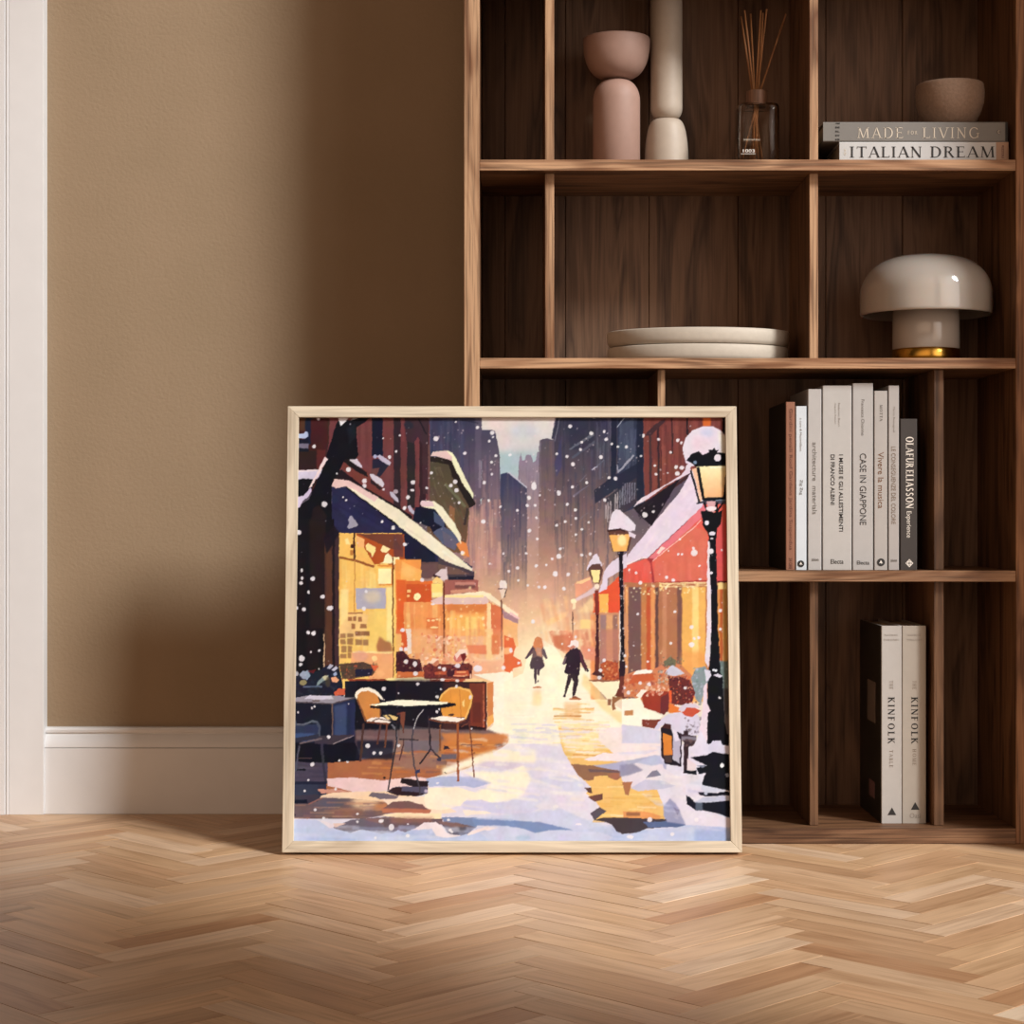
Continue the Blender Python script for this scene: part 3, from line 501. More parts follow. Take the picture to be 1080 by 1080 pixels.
    p.poly([(35, 418), (100, 420), (298, 450), (288, 498), (150, 500), (36, 462)], (36, 24, 30)); p.poly([(-95, 545), (-40, 505), (60, 495), (290, 500), (284, 560), (200, 585), (20, 580)], (84, 76, 96)); p.poly([(-98, 548), (60, 540), (205, 552), (260, 570), (180, 590), (0, 578)], (46, 28, 34)); p.poly([(-98, 545), (-30, 505), (45, 505), (40, 545)], (50, 30, 34)); p.poly([(-270, 590), (-240, 550), (-120, 560), (20, 585), (-20, 615), (-160, 610)], (116, 100, 106)); p.ell(270, 540, 20, 14, (214, 190, 206), .8, .4)
    p.poly([(420, 785), (700, 790), (1090, 800), (1090, 870), (760, 850), (740, 890), (460, 870)], (120, 132, 164)); p.poly([(400, 830), (620, 850), (740, 880), (640, 960), (560, 960), (470, 930), (430, 870)], (92, 82, 96)); p.poly([(380, 820), (560, 840), (700, 870), (560, 880), (430, 860)], (130, 96, 90), .9, .5)
    # front drift of bluish snow
    p.tile(305, 775)
    p.poly([(50, 812), (140, 805), (280, 812), (360, 860), (470, 900), (620, 935), (700, 905), (760, 910), (860, 945), (1000, 930), (1040, 905), (1110, 925), (1180, 905), (1290, 835), (1400, 830), (1450, 870), (1500, 935), (1640, 960), (1720, 930), (1850, 880), (1900, 850), (1960, 845), (2000, 890), (2100, 870), (2260, 925), (2420, 935), (2560, 915), (2760, 905), (2960, 870), (3060, 890), (3130, 940), (3240, 940), (3330, 910), (3560, 890), (3700, 860), (3900, 760), (4200, 760), (4200, 1050), (50, 1050)], (192, 194, 216))
    p.streaks([(50, 860), (4200, 860), (4200, 1040), (50, 1040)], [(176, 184, 212), (206, 204, 220), (164, 174, 206), (214, 206, 214)], 90, (20, 50), (150, 500), .45, 90, .8)
    p.poly([(1180, 905), (1290, 835), (1400, 830), (1450, 870), (1500, 935), (1640, 960), (1500, 985), (1400, 960), (1360, 890), (1280, 900)], (238, 216, 214)); p.poly([(1690, 945), (1720, 920), (1850, 880), (1900, 850), (1960, 845), (2000, 890), (2040, 920), (1850, 910), (1700, 960)], (240, 214, 206)); p.poly([(300, 815), (360, 830), (450, 850), (430, 885), (400, 890)], (232, 210, 212)); p.poly([(430, 840), (560, 845), (450, 880)], (230, 190, 176))
    # middle snow modelling (centre)
    p.tile(535, 775)
    p.streaks([(-160, -40), (480, -60), (520, 120), (600, 300), (840, 700), (400, 800), (-60, 780), (-200, 500), (-120, 300)], [(236, 222, 222), (226, 210, 216), (246, 232, 218), (216, 204, 216), (248, 228, 206)], 120, (12, 40), (80, 260), .5, 86, .8)
    p.poly([(250, 420), (430, 400), (560, 400), (740, 470), (740, 540), (560, 540), (420, 480)], (206, 198, 214), .85, .8); p.poly([(-120, 690), (40, 625), (140, 600), (250, 570), (330, 640), (200, 720), (-20, 720)], (206, 200, 216), .8, 1); p.poly([(-320, 790), (200, 740), (500, 700), (720, 800), (820, 830), (980, 880), (1000, 940), (-20, 900), (-300, 850)], (196, 196, 216), .8, 1)
    p.poly([(-330, 800), (300, 830), (560, 890), (620, 905), (400, 910), (260, 935), (140, 890), (-20, 866), (-300, 862)], (124, 138, 176), 1, .4); p.poly([(-260, 930), (-60, 880), (40, 876), (120, 890), (260, 938), (480, 905), (640, 920), (900, 930), (1000, 980), (900, 1030), (-100, 1060)], (203, 199, 216), 1, .4); p.ell(150, 980, 70, 26, (170, 184, 202), .8, 1)
    # golden melt water
    g = [(480, -60), (960, -60), (900, 60), (960, 150), (1400, 500), (1480, 700), (1480, 840), (800, 830), (880, 700), (820, 620), (740, 560), (790, 500), (680, 400), (600, 290), (520, 150)]
    p.poly(g, (236, 184, 108)); p.poly([(470, -100), (880, -100), (960, 130), (800, 230), (560, 150), (510, 60)], (246, 216, 160), 1, 1.5); p.streaks([(440, -120), (960, -120), (1000, 180), (560, 170), (500, 60)], [(250, 232, 196), (240, 216, 210), (244, 206, 132), (236, 186, 104), (226, 206, 214)], 46, (8, 20), (100, 300), .8, 89)
    p.streaks(g, [(232, 170, 84), (248, 214, 140), (206, 136, 68), (250, 230, 186), (240, 190, 110), (240, 214, 190)], 110, (8, 24), (80, 320), .7, 88)
    p.poly([(860, -60), (1500, -60), (1500, 140), (1000, 180), (860, 60)], (240, 216, 206), 1, .5); p.poly([(720, 240), (900, 180), (1300, 190), (1500, 130), (1500, 330), (1100, 260), (760, 250)], (238, 216, 212))
    p.poly([(800, 300), (960, 280), (1400, 200), (1500, 220), (1500, 330), (1100, 350), (860, 330)], (174, 168, 190), 1, .4)
    p.poly([(600, 285), (780, 295), (980, 335), (1120, 350), (1100, 380), (820, 400), (810, 435), (730, 440), (660, 380)], (146, 102, 76)); p.poly([(760, 330), (1080, 345), (1060, 365), (780, 360)], (112, 86, 84)); p.poly([(940, 370), (1120, 370), (1030, 440), (950, 410)], (160, 104, 78))
    p.poly([(730, 510), (790, 505), (800, 560), (770, 560)], (90, 62, 56)); p.poly([(760, 590), (900, 560), (900, 620), (820, 640)], (112, 70, 60)); p.poly([(780, 750), (870, 690), (930, 725), (840, 800), (820, 815)], (90, 78, 86))
    p.poly([(820, 810), (900, 790), (1090, 790), (1320, 790), (1500, 800), (1680, 855), (1500, 880), (1320, 890), (1220, 930), (1080, 945), (1030, 920), (980, 850), (900, 825)], (70, 58, 62)); p.poly([(1280, 830), (1560, 820), (1685, 858), (1600, 880), (1330, 880)], (90, 102, 136)); p.poly([(1090, 730), (1300, 730), (1440, 770), (1440, 800), (1090, 790)], (226, 150, 90)); p.rect(1120, 740, 1250, 772, (150, 96, 66), .9, .4)
    # right snow
    p.tile(655, 775)
    p.poly([(-20, 300), (120, 280), (380, 200), (390, 320), (520, 400), (760, 370), (740, 440), (600, 560), (560, 700), (500, 480), (380, 450), (200, 500), (80, 500), (0, 440)], (226, 208, 212)); p.poly([(-20, 290), (100, 280), (200, 340), (60, 390), (-20, 400)], (150, 142, 162), 1, .6); p.poly([(140, 270), (260, 210), (400, 200), (400, 280), (280, 300)], (184, 182, 204), 1, .6); p.poly([(220, 420), (280, 350), (330, 340), (370, 390), (300, 400)], (128, 122, 138)); p.poly([(80, 510), (220, 430), (380, 440), (500, 490), (380, 520), (150, 540)], (200, 190, 206)); p.poly([(0, 455), (95, 450), (60, 580), (30, 570)], (170, 108, 76))
    p.poly([(380, 540), (560, 500), (620, 620), (700, 740), (900, 760), (1020, 800), (1020, 880), (600, 860), (540, 760), (500, 620)], (224, 210, 216)); p.poly([(390, 680), (450, 610), (510, 660), (560, 770), (600, 855), (430, 830), (390, 770)], (158, 154, 178), 1, .5); p.poly([(480, 690), (540, 720), (520, 770)], (128, 122, 146))
    p.poly([(560, 150), (1020, 180), (1020, 700), (600, 640), (600, 480), (740, 420), (720, 370), (600, 360)], (222, 208, 216)); p.poly([(330, 120), (560, 60), (600, 330), (380, 260)], (222, 206, 214), .8, 1)
    p.rect(680, 900, 1020, 1020, (162, 172, 206), .8, 1.5)
    p.tile(535, 775)
    p.streaks([(880, 120), (1500, -60), (2000, 60), (2300, 300), (2100, 700), (1700, 560), (1300, 420), (1000, 200)], [(238, 222, 216), (206, 200, 216), (184, 180, 202), (246, 228, 214), (222, 206, 212)], 90, (10, 34), (60, 240), .55, 84, .8)
    p.streaks([(1250, 560), (1900, 500), (2300, 760), (2300, 960), (1700, 880)], [(236, 222, 218), (206, 200, 216), (222, 208, 214), (190, 186, 206)], 46, (12, 34), (60, 240), .5, 84, .8)
    p.streaks([(-500, 60), (480, -40), (640, 360), (800, 620), (300, 760), (-700, 700)], [(250, 234, 206), (214, 204, 218), (236, 220, 220), (196, 192, 214), (250, 226, 196)], 80, (8, 30), (80, 260), .5, 82, .7)
    p.streaks([(470, -120), (960, -120), (900, 60), (700, 200), (560, 150)], [(250, 236, 206), (240, 216, 206)], 24, (8, 16), (80, 240), .8, 89)
    # ---- red awning house (right)
    p.tile(655, 550)
    p.poly([(10, 440), (240, 370), (620, 20), (760, -140), (1000, -140), (1000, 600), (900, 590), (300, 600), (20, 660)], (222, 92, 76)); p.poly([(310, 390), (640, 60), (800, 120), (800, 590), (300, 598)], (216, 106, 84), 1, .6); p.rect(880, 30, 1000, 590, (214, 84, 80)); p.streaks([(20, 440), (280, 400), (280, 640), (20, 660)], [(226, 84, 66), (214, 104, 88), (206, 80, 66)], 20, (20, 50), (80, 200), .5); p.streaks([(310, 400), (800, 100), (800, 590), (310, 590)], [(222, 112, 90), (210, 96, 80), (226, 120, 98)], 30, (20, 60), (120, 300), .4)
    p.poly([(240, 370), (620, 10), (760, -140), (800, -60), (300, 390)], (226, 116, 120)); p.line([(290, 395), (700, 60), (740, 10)], 8, (246, 186, 170)); p.line([(240, 368), (620, 10)], 10, (110, 40, 50)); p.poly([(230, 370), (300, 370), (280, 410), (310, 600), (285, 600), (270, 420)], (150, 48, 52), .9, .4); p.line([(20, 660), (300, 600), (800, 580)], 10, (160, 50, 48)); p.poly([(325, 320), (370, 260), (410, 270), (350, 330)], (244, 206, 190))
    p.rect(20, 600, 1000, 1700, (182, 112, 76))
    for x0, x1, c in [(30, 60, (236, 160, 100)), (60, 185, (112, 80, 78)), (180, 260, (196, 124, 74)), (230, 280, (190, 82, 48)), (270, 310, (230, 150, 90)), (315, 345, (92, 62, 60)), (345, 520, (176, 112, 78)), (380, 420, (198, 132, 96)), (520, 565, (118, 78, 70)), (565, 785, (240, 178, 92)), (660, 720, (250, 210, 130)), (900, 930, (226, 150, 80)), (920, 950, (180, 84, 44)), (950, 1000, (214, 160, 90))]: p.rect(x0, 640, x1, 1720, c, .92, .5)
    p.rect(560, 1250, 790, 1720, (236, 156, 84), .8, 2)
    p.dabs([(20, 620), (800, 590), (800, 690), (60, 720)], [(252, 230, 170), (250, 206, 130), (254, 240, 200)], 70, (6, 15), .95); p.streaks([(350, 590), (800, 590), (800, 640), (350, 640)], [(252, 222, 160)], 16, (8, 14), (60, 200), .9, 86)
    p.rect(900, 600, 1000, 660, (244, 214, 140), .9, .4); p.line([(900, 590), (1000, 588)], 14, (86, 26, 28))
    # awning snow
    p.poly([(10, 440), (60, 330), (280, 60), (540, -250), (660, -460), (790, -460), (760, -130), (620, 10), (240, 368), (190, 360), (20, 450)], (226, 202, 212)); p.streaks([(20, 420), (280, 80), (640, -430), (760, -140), (240, 360)], [(232, 210, 216), (214, 192, 206), (238, 214, 212)], 40, (20, 50), (100, 260), .5, -40); p.line([(12, 440), (190, 366), (240, 368)], 10, (242, 214, 208))
    p.poly([(545, -385), (280, 70), (100, -110), (200, -150), (420, -300)], (30, 22, 30)); p.poly([(100, -110), (180, -200), (420, -330), (560, -420), (640, -520), (650, -440), (545, -385), (420, -320), (240, -190)], (224, 198, 204)); p.streaks([(120, -100), (300, -220), (300, 20), (180, 20)], [(54, 42, 48), (38, 30, 38)], 14, (10, 24), (60, 160), .7, 130)
    # awnings further down
    p.tile(540, 550)
    p.poly([(770, 700), (900, 640), (1030, 520), (1030, 880), (760, 890)], (226, 84, 52)); p.rect(820, 700, 905, 890, (244, 178, 90)); p.rect(760, 880, 1080, 1700, (206, 140, 100)); 
    for x0, x1, c in [(740, 780, (236, 140, 84)), (830, 890, (150, 116, 116)), (890, 950, (222, 160, 110)), (950, 1000, (140, 100, 90)), (1000, 1030, (226, 160, 110))]: p.rect(x0, 900, x1, 1700, c, .85, .6)
    p.poly([(815, 690), (850, 600), (860, 500), (940, 400), (1080, 320), (1080, 450), (1000, 500), (900, 560), (900, 660)], (222, 200, 210))
    p.poly([(590, 600), (740, 540), (760, 650), (600, 740)], (232, 152, 120), .9, .6); p.poly([(600, 610), (620, 590), (740, 545), (740, 570), (640, 610)], (250, 196, 140)); p.poly([(580, 760), (700, 690), (780, 630), (790, 690), (620, 770)], (222, 190, 190), .9, .4); p.poly([(620, 880), (740, 740), (780, 760), (770, 870)], (246, 206, 150), .8, 1)
    p.poly([(320, 960), (540, 860), (560, 830), (500, 930), (340, 1000)], (246, 196, 140), .8, .8); p.streaks([(260, 760), (600, 700), (780, 900), (780, 1200), (260, 1200)], [(250, 204, 146), (236, 166, 116), (252, 220, 168), (226, 146, 106), (244, 186, 130)], 80, (12, 40), (60, 200), .5, 10, 1)
    p.ell(580, 775, 30, 25, (252, 224, 180)); p.rect(570, 790, 600, 850, (250, 214, 170)); p.line([(572, 870), (572, 1250)], 10, (110, 74, 64)); p.rect(640, 950, 740, 1030, (250, 206, 130), .8, .6)
    p.poly([(-20, 870), (80, 935), (60, 945), (-20, 900)], (240, 190, 180))
    # people and street far end
    p.tile(535, 665)
    p.streaks([(380, 20), (830, 0), (830, 200), (560, 240), (440, 160)], [(214, 120, 86), (226, 140, 104), (196, 106, 78), (240, 170, 130)], 60, (20, 50), (60, 160), .6, 10, .8); p.poly([(420, 60), (620, 50), (600, 200), (520, 210), (440, 140)], (206, 112, 80), .8, 1); p.rect(880, 0, 1060, 300, (190, 120, 100), .7, 1); p.poly([(690, 160), (840, 180), (840, 300), (740, 290), (700, 230)], (226, 140, 110), .9, .8)
    p.poly([(-30, 60), (60, 90), (80, 170), (50, 260), (130, 290), (140, 350), (60, 370), (30, 410), (-30, 390)], (222, 104, 62)); p.poly([(-30, 180), (30, 170), (40, 230), (-30, 240)], (250, 180, 120), .9, .4)
    p.poly([(880, 330), (940, 300), (1040, 320), (1060, 470), (960, 500), (890, 470)], (182, 84, 52)); p.dabs([(880, 300), (1060, 300), (1060, 490), (890, 490)], [(206, 110, 66), (160, 70, 46), (140, 56, 44), (226, 140, 90)], 57, (12, 30), .85, .15, .8, .62)
    sk = (72, 52, 60)
    p.poly([(240, 160), (330, 140), (350, 200), (380, 275), (365, 285), (330, 240), (355, 350), (320, 380), (270, 385), (220, 375), (212, 340), (240, 230), (180, 285), (165, 275), (215, 200)], (112, 84, 84)); p.poly([(240, 270), (320, 250), (355, 350), (320, 380), (270, 385), (220, 375), (215, 330)], (80, 60, 68)); p.poly([(248, 170), (255, 90), (285, 70), (325, 85), (340, 160), (320, 200), (330, 260), (280, 240), (260, 180)], (214, 130, 84)); p.poly([(270, 170), (320, 180), (330, 270), (280, 250)], (196, 140, 116), .9, .5); p.line([(180, 275), (250, 170)], 20, (84, 62, 72)); p.poly([(252, 375), (285, 385), (275, 510), (258, 520)], sk); p.poly([(290, 385), (315, 378), (300, 440), (290, 430)], sk); p.poly([(290, 480), (305, 490), (300, 505), (285, 500)], sk); p.line([(345, 190), (375, 280)], 15, (90, 70, 78))
    p.ell(283, 552, 42, 9, (190, 120, 76)); p.rect(240, 575, 320, 720, (240, 190, 120), .45, 1.5)
    dk = (48, 32, 44)
    p.poly([(600, 185), (650, 170), (690, 200), (720, 270), (760, 380), (765, 405), (735, 400), (690, 310), (680, 430), (660, 440), (560, 425), (540, 410), (555, 330), (530, 340), (525, 310), (555, 240)], dk); p.poly([(680, 200), (700, 230), (755, 370), (740, 390), (690, 300)], (86, 44, 56)); p.poly([(575, 420), (670, 430), (665, 520), (640, 620), (615, 640), (612, 590), (625, 500), (610, 460), (560, 600), (540, 640), (535, 620), (560, 500)], (54, 38, 44)); p.ell(540, 633, 12, 12, dk); p.poly([(610, 640), (640, 630), (690, 655), (610, 668)], (140, 84, 56)); p.poly([(565, 160), (590, 150), (600, 110), (640, 98), (675, 120), (675, 165), (640, 185), (600, 180)], (244, 220, 210)); p.poly([(590, 170), (620, 150), (650, 170), (600, 195)], (200, 130, 110)); p.line([(530, 330), (555, 260)], 20, (110, 84, 92)); p.ell(755, 395, 14, 10, dk)
    p.ell(640, 660, 60, 9, (176, 104, 60)); p.rect(540, 690, 690, 850, (232, 168, 96), .5, 1.2); p.streaks([(430, 700), (820, 700), (820, 1080), (430, 1080)], [(226, 160, 90), (246, 206, 130), (236, 180, 100), (250, 226, 180)], 36, (8, 18), (80, 200), .7, 90); p.line([(440, 820), (700, 820)], 12, (196, 128, 66), .8)
    p.streaks([(40, 860), (440, 860), (700, 1000), (700, 1080), (40, 1080)], [(222, 206, 216), (230, 214, 216), (206, 196, 214)], 26, (10, 24), (100, 260), .7, 90)
    p.poly([(720, 420), (790, 480), (950, 690), (1000, 770), (1080, 780), (1080, 900), (900, 760), (700, 520)], (246, 206, 140), .7, 1); p.poly([(780, 490), (1060, 490), (1060, 630), (960, 680)], (250, 228, 190))
    # lamps: small, middle, far
    p.line([(850, 0), (850, 190)], 30, (36, 24, 30)); p.line([(850, 190), (845, 420)], 36, (100, 46, 40), 1, 46); p.poly([(790, 430), (830, 400), (890, 410), (920, 450), (880, 445), (860, 470), (840, 440)], (80, 40, 40)); p.poly([(770, 480), (890, 475), (1050, 490), (900, 500), (780, 495)], (150, 90, 70)); p.dabs([(835, 0), (880, 0), (880, 180), (835, 180)], [(240, 220, 210)], 12, (5, 10))
    p.tile(540, 550)
    p.poly([(700, 480), (730, 410), (780, 330), (800, 325), (820, 370), (850, 430), (840, 470)], (222, 202, 212)); p.poly([(715, 470), (760, 420), (830, 420), (860, 470), (840, 560), (820, 610), (765, 600), (740, 540)], (96, 62, 54)); p.poly([(745, 480), (830, 475), (815, 600), (770, 600)], (252, 222, 150)); p.ell(800, 635, 24, 24, (240, 214, 190)); p.line([(795, 670), (800, 900)], 34, (130, 52, 42)); p.line([(803, 900), (806, 1300)], 26, (76, 34, 38))
    p.tile(655, 550)
    p.poly([(-130, 120), (-118, 40), (-95, -50), (-62, -88), (-25, -92), (15, -55), (80, 0), (128, 55), (118, 105), (60, 112), (-20, 85)], (228, 208, 214)); p.poly([(-130, 110), (30, 100), (100, 140), (60, 300), (-90, 300)], (96, 58, 48)); p.poly([(-120, 150), (80, 140), (40, 300), (-80, 300)], (244, 176, 96)); p.ell(0, 200, 40, 55, (254, 226, 160), .9, .8); p.line([(-135, 110), (-15, 95), (30, 115)], 18, (60, 34, 34)); p.poly([(60, 110), (130, 150), (120, 180), (70, 160)], (226, 204, 210)); p.rect(-40, 300, 15, 340, (34, 24, 32)); p.poly([(-60, 380), (0, 340), (20, 440), (-40, 410)], (222, 200, 210))
    p.line([(-12, 330), (-8, 420), (2, 1080)], 36, (24, 17, 26)); p.line([(2, 1080), (4, 1600)], 40, (24, 17, 26)); p.line([(-22, 860), (-18, 1500)], 9, (236, 216, 206), .9); p.dabs([(-20, 440), (20, 440), (24, 1550), (-16, 1550)], [(236, 220, 216), (226, 206, 206)], 34, (5, 11))
    p.tile(535, 665)
    p.line([(1085, 300), (1080, 480)], 56, (44, 28, 36)); p.poly([(1010, 630), (1050, 560), (1060, 450), (1140, 450), (1150, 640), (1100, 660)], (110, 52, 42)); p.poly([(990, 640), (1090, 640), (1010, 700), (1020, 760), (990, 770), (985, 690)], (150, 96, 66)); p.rect(945, 660, 980, 720, (146, 96, 72))
    # pots and plants right
    p.tile(655, 665)
    p.poly([(20, 440), (110, 400), (300, 380), (440, 300), (560, 340), (660, 440), (640, 560), (440, 780), (100, 640), (20, 640)], (206, 124, 84)); p.dabs([(20, 440), (420, 350), (640, 460), (440, 720), (40, 640)], [(214, 116, 72), (190, 90, 62), (226, 160, 120), (240, 190, 150), (196, 130, 110), (160, 80, 62)], 144, (12, 34), .85, .15, .8, .62)
    p.poly([(100, 430), (130, 395), (220, 380), (290, 390), (280, 415), (160, 425)], (248, 232, 214)); p.poly([(110, 430), (290, 420), (310, 480), (60, 520)], (196, 92, 56))
    p.poly([(390, 310), (450, 260), (510, 290), (500, 350), (400, 350)], (112, 104, 80)); p.dabs([(390, 260), (580, 260), (580, 360), (390, 360)], [(96, 96, 78), (140, 130, 100), (84, 76, 66)], 32, (8, 22), .85, .15, .8, .62); p.poly([(410, 400), (470, 340), (540, 380), (590, 420), (500, 440), (430, 440)], (206, 196, 206)); p.dabs([(340, 390), (440, 390), (440, 520), (340, 520)], [(150, 140, 120), (176, 170, 160), (130, 104, 86), (206, 170, 150)], 38, (10, 26), .85, .15, .8, .62)
    p.poly([(650, 460), (700, 370), (780, 350), (830, 430), (790, 560), (740, 700), (690, 660)], (136, 144, 144)); p.dabs([(650, 360), (800, 360), (780, 700), (680, 690)], [(150, 156, 160), (116, 128, 124), (176, 176, 186), (128, 150, 142)], 57, (10, 30), .85, .15, .8, .62); p.rect(915, 300, 1010, 800, (106, 118, 112), 1, .6); p.dabs([(915, 300), (1010, 300), (1010, 780), (915, 780)], [(130, 142, 136), (90, 96, 94), (150, 156, 156)], 38, (10, 30), .85, .15, .8, .62); p.rect(950, 560, 1015, 1080, (74, 62, 66), .8, 1)
    p.poly([(440, 470), (520, 440), (640, 480), (690, 600), (660, 690), (560, 720), (450, 700)], (104, 44, 42)); p.dabs([(420, 440), (640, 440), (690, 690), (450, 720)], [(196, 66, 42), (72, 30, 40), (120, 50, 48), (226, 96, 60), (58, 36, 50), (240, 170, 130)], 128, (8, 22), .85, .15, .8, .62)
    p.poly([(180, 620), (260, 580), (440, 590), (430, 780), (370, 800), (210, 740)], (152, 56, 40)); p.poly([(370, 640), (440, 600), (440, 760), (390, 810), (360, 790)], (110, 44, 44)); p.dabs([(240, 530), (420, 520), (420, 620), (240, 640)], [(236, 186, 160), (214, 120, 92), (244, 206, 180)], 32, (14, 34), .85, .15, .8, .62); p.poly([(135, 630), (180, 570), (240, 575), (200, 620), (170, 660)], (246, 226, 206)); p.line([(455, 580), (455, 700)], 24, (232, 92, 50)); p.poly([(440, 700), (540, 740), (560, 790), (440, 790)], (222, 116, 52))
    p.poly([(0, 660), (170, 650), (210, 740), (380, 820), (340, 870), (190, 860), (180, 920), (0, 900)], (248, 236, 210)); p.rect(22, 768, 105, 815, (190, 130, 84)); p.poly([(190, 855), (370, 855), (310, 940), (190, 920)], (126, 58, 44)); p.poly([(0, 900), (180, 920), (360, 960), (360, 1080), (0, 1080)], (210, 200, 212), 1, .5)
    p.poly([(300, 940), (340, 880), (430, 800), (560, 780), (700, 800), (740, 860), (720, 1000), (600, 1010), (530, 980), (500, 1060), (520, 1080), (470, 1080), (460, 960), (430, 890), (370, 910), (340, 950)], (214, 200, 212)); p.poly([(560, 790), (590, 730), (680, 740), (740, 770), (660, 830), (600, 820)], (196, 80, 56)); p.poly([(540, 740), (600, 700), (690, 705), (740, 740), (700, 745), (610, 740), (580, 780), (530, 770)], (214, 192, 200)); p.dabs([(600, 850), (740, 830), (740, 1000), (600, 1000)], [(150, 142, 150), (110, 92, 92), (176, 164, 176), (90, 70, 76)], 48, (10, 26), .85, .15, .8, .62)
    p.poly([(370, 930), (400, 890), (460, 900), (450, 980), (380, 970)], (72, 36, 34)); p.poly([(365, 930), (385, 940), (400, 1240), (370, 1200)], (40, 26, 34))
    p.tile(655, 775)
    p.poly([(365, -60), (480, -40), (560, 0), (560, 310), (400, 280)], (34, 24, 32)); p.poly([(385, -10), (470, 20), (475, 200), (390, 210)], (216, 124, 52)); p.poly([(390, 200), (475, 200), (470, 270), (410, 270)], (72, 52, 50)); p.poly([(480, 0), (550, 50), (545, 280), (480, 240)], (186, 172, 184)); p.poly([(460, -60), (520, -20), (540, 60), (500, 70)], (222, 206, 214)); p.rect(580, -30, 625, 370, (52, 34, 38)); p.poly([(540, 0), (700, 20), (690, 110), (600, 120)], (60, 42, 48)); p.rect(560, 25, 700, 60, (150, 140, 150), .8, .5); p.dabs([(560, 50), (700, 50), (690, 120), (560, 120)], [(110, 82, 80), (60, 40, 46), (90, 66, 66)], 14, (8, 20)); p.poly([(590, 340), (700, 340), (700, 385), (590, 375)], (22, 20, 28)); p.poly([(615, 230), (700, 290), (690, 340), (610, 350)], (226, 200, 200))
    # ---- big street lamp right
    p.tile(655, 435)
    p.poly([(575, 420), (570, 360), (600, 270), (660, 200), (760, 160), (860, 165), (930, 200), (985, 260), (985, 460), (640, 540), (600, 500)], (226, 206, 212)); p.ell(800, 220, 60, 40, (200, 196, 214), .9, 2); p.ell(740, 320, 90, 60, (230, 200, 206), .8, 2.5); p.poly([(900, 190), (985, 260), (985, 420), (930, 420)], (238, 226, 206), .8, 1)
    p.poly([(605, 480), (650, 420), (720, 395), (760, 430), (820, 400), (815, 380), (850, 385), (865, 362), (885, 385), (905, 380), (895, 405), (990, 415), (990, 530), (700, 540), (640, 500)], (10, 12, 18)); p.poly([(590, 560), (610, 520), (660, 515), (640, 560), (610, 575)], (222, 204, 206)); p.ell(690, 500, 18, 16, (120, 136, 156)); p.ell(900, 455, 32, 34, (232, 214, 216))
    p.poly([(700, 540), (985, 530), (975, 840), (770, 850), (720, 800)], ((250, 232, 176), (240, 170, 116))); p.poly([(660, 560), (720, 550), (750, 870), (740, 880)], (242, 186, 150)); p.line([(645, 570), (730, 885)], 18, (14, 14, 20)); p.line([(715, 545), (765, 850)], 28, (12, 12, 18)); p.line([(985, 620), (965, 860)], 26, (14, 12, 18)); p.poly([(760, 830), (985, 825), (985, 870), (760, 860)], (18, 16, 22)); p.line([(705, 888), (770, 870), (985, 858)], 16, (40, 42, 52)); p.line([(880, 858), (985, 855)], 12, (120, 126, 140)); p.poly([(795, 870), (880, 865), (870, 970), (810, 970)], (214, 160, 160)); p.line([(770, 880), (800, 970)], 20, (16, 14, 20)); p.line([(890, 880), (885, 960)], 26, (16, 14, 20)); p.line([(950, 880), (890, 970)], 18, (18, 14, 20)); p.line([(830, 550), (985, 545)], 10, (252, 240, 210))
    p.tile(655, 550)
    p.poly([(745, -75), (800, -80), (860, -60), (945, -80), (930, 40), (890, 90), (895, 150), (880, 200), (830, 200), (800, 120), (760, 60)], (12, 12, 18)); p.ell(835, -100, 50, 22, (240, 216, 214)); p.ell(800, 35, 22, 22, (228, 214, 218)); p.ell(850, 135, 32, 18, (224, 210, 216)); p.ell(845, 187, 15, 13, (236, 222, 222)); p.poly([(905, -160), (980, -160), (975, -60), (930, -40)], (216, 96, 84), .0)
    p.poly([(812, 190), (885, 190), (905, 1080), (912, 1300), (830, 1300), (835, 1080)], (12, 12, 19)); p.poly([(808, 200), (828, 210), (822, 420), (838, 700), (838, 1080), (840, 1300), (800, 1300), (798, 700)], (232, 212, 212)); p.ell(840, 302, 22, 26, (232, 218, 220)); p.ell(838, 505, 13, 16, (226, 214, 218))
    p.tile(655, 665)
    p.poly([(838, 0), (905, 0), (920, 240), (925, 400), (950, 470), (945, 540), (955, 640), (965, 860), (1010, 1100), (800, 1100), (800, 700), (805, 500), (840, 430), (815, 390), (830, 240)], (12, 13, 20)); p.poly([(800, 0), (838, 0), (830, 240), (810, 370), (780, 300)], (228, 210, 214)); p.poly([(780, 380), (830, 390), (845, 440), (790, 500)], (214, 204, 214)); p.poly([(770, 540), (800, 500), (800, 700), (835, 770), (805, 790), (800, 1100), (700, 1100), (740, 900), (760, 700)], (230, 206, 212)); p.poly([(860, 440), (900, 420), (945, 440), (930, 460)], (216, 204, 214)); p.ell(862, 386, 12, 11, (240, 236, 238)); p.ell(884, 392, 14, 12, (240, 236, 238))
    p.tile(655, 775)
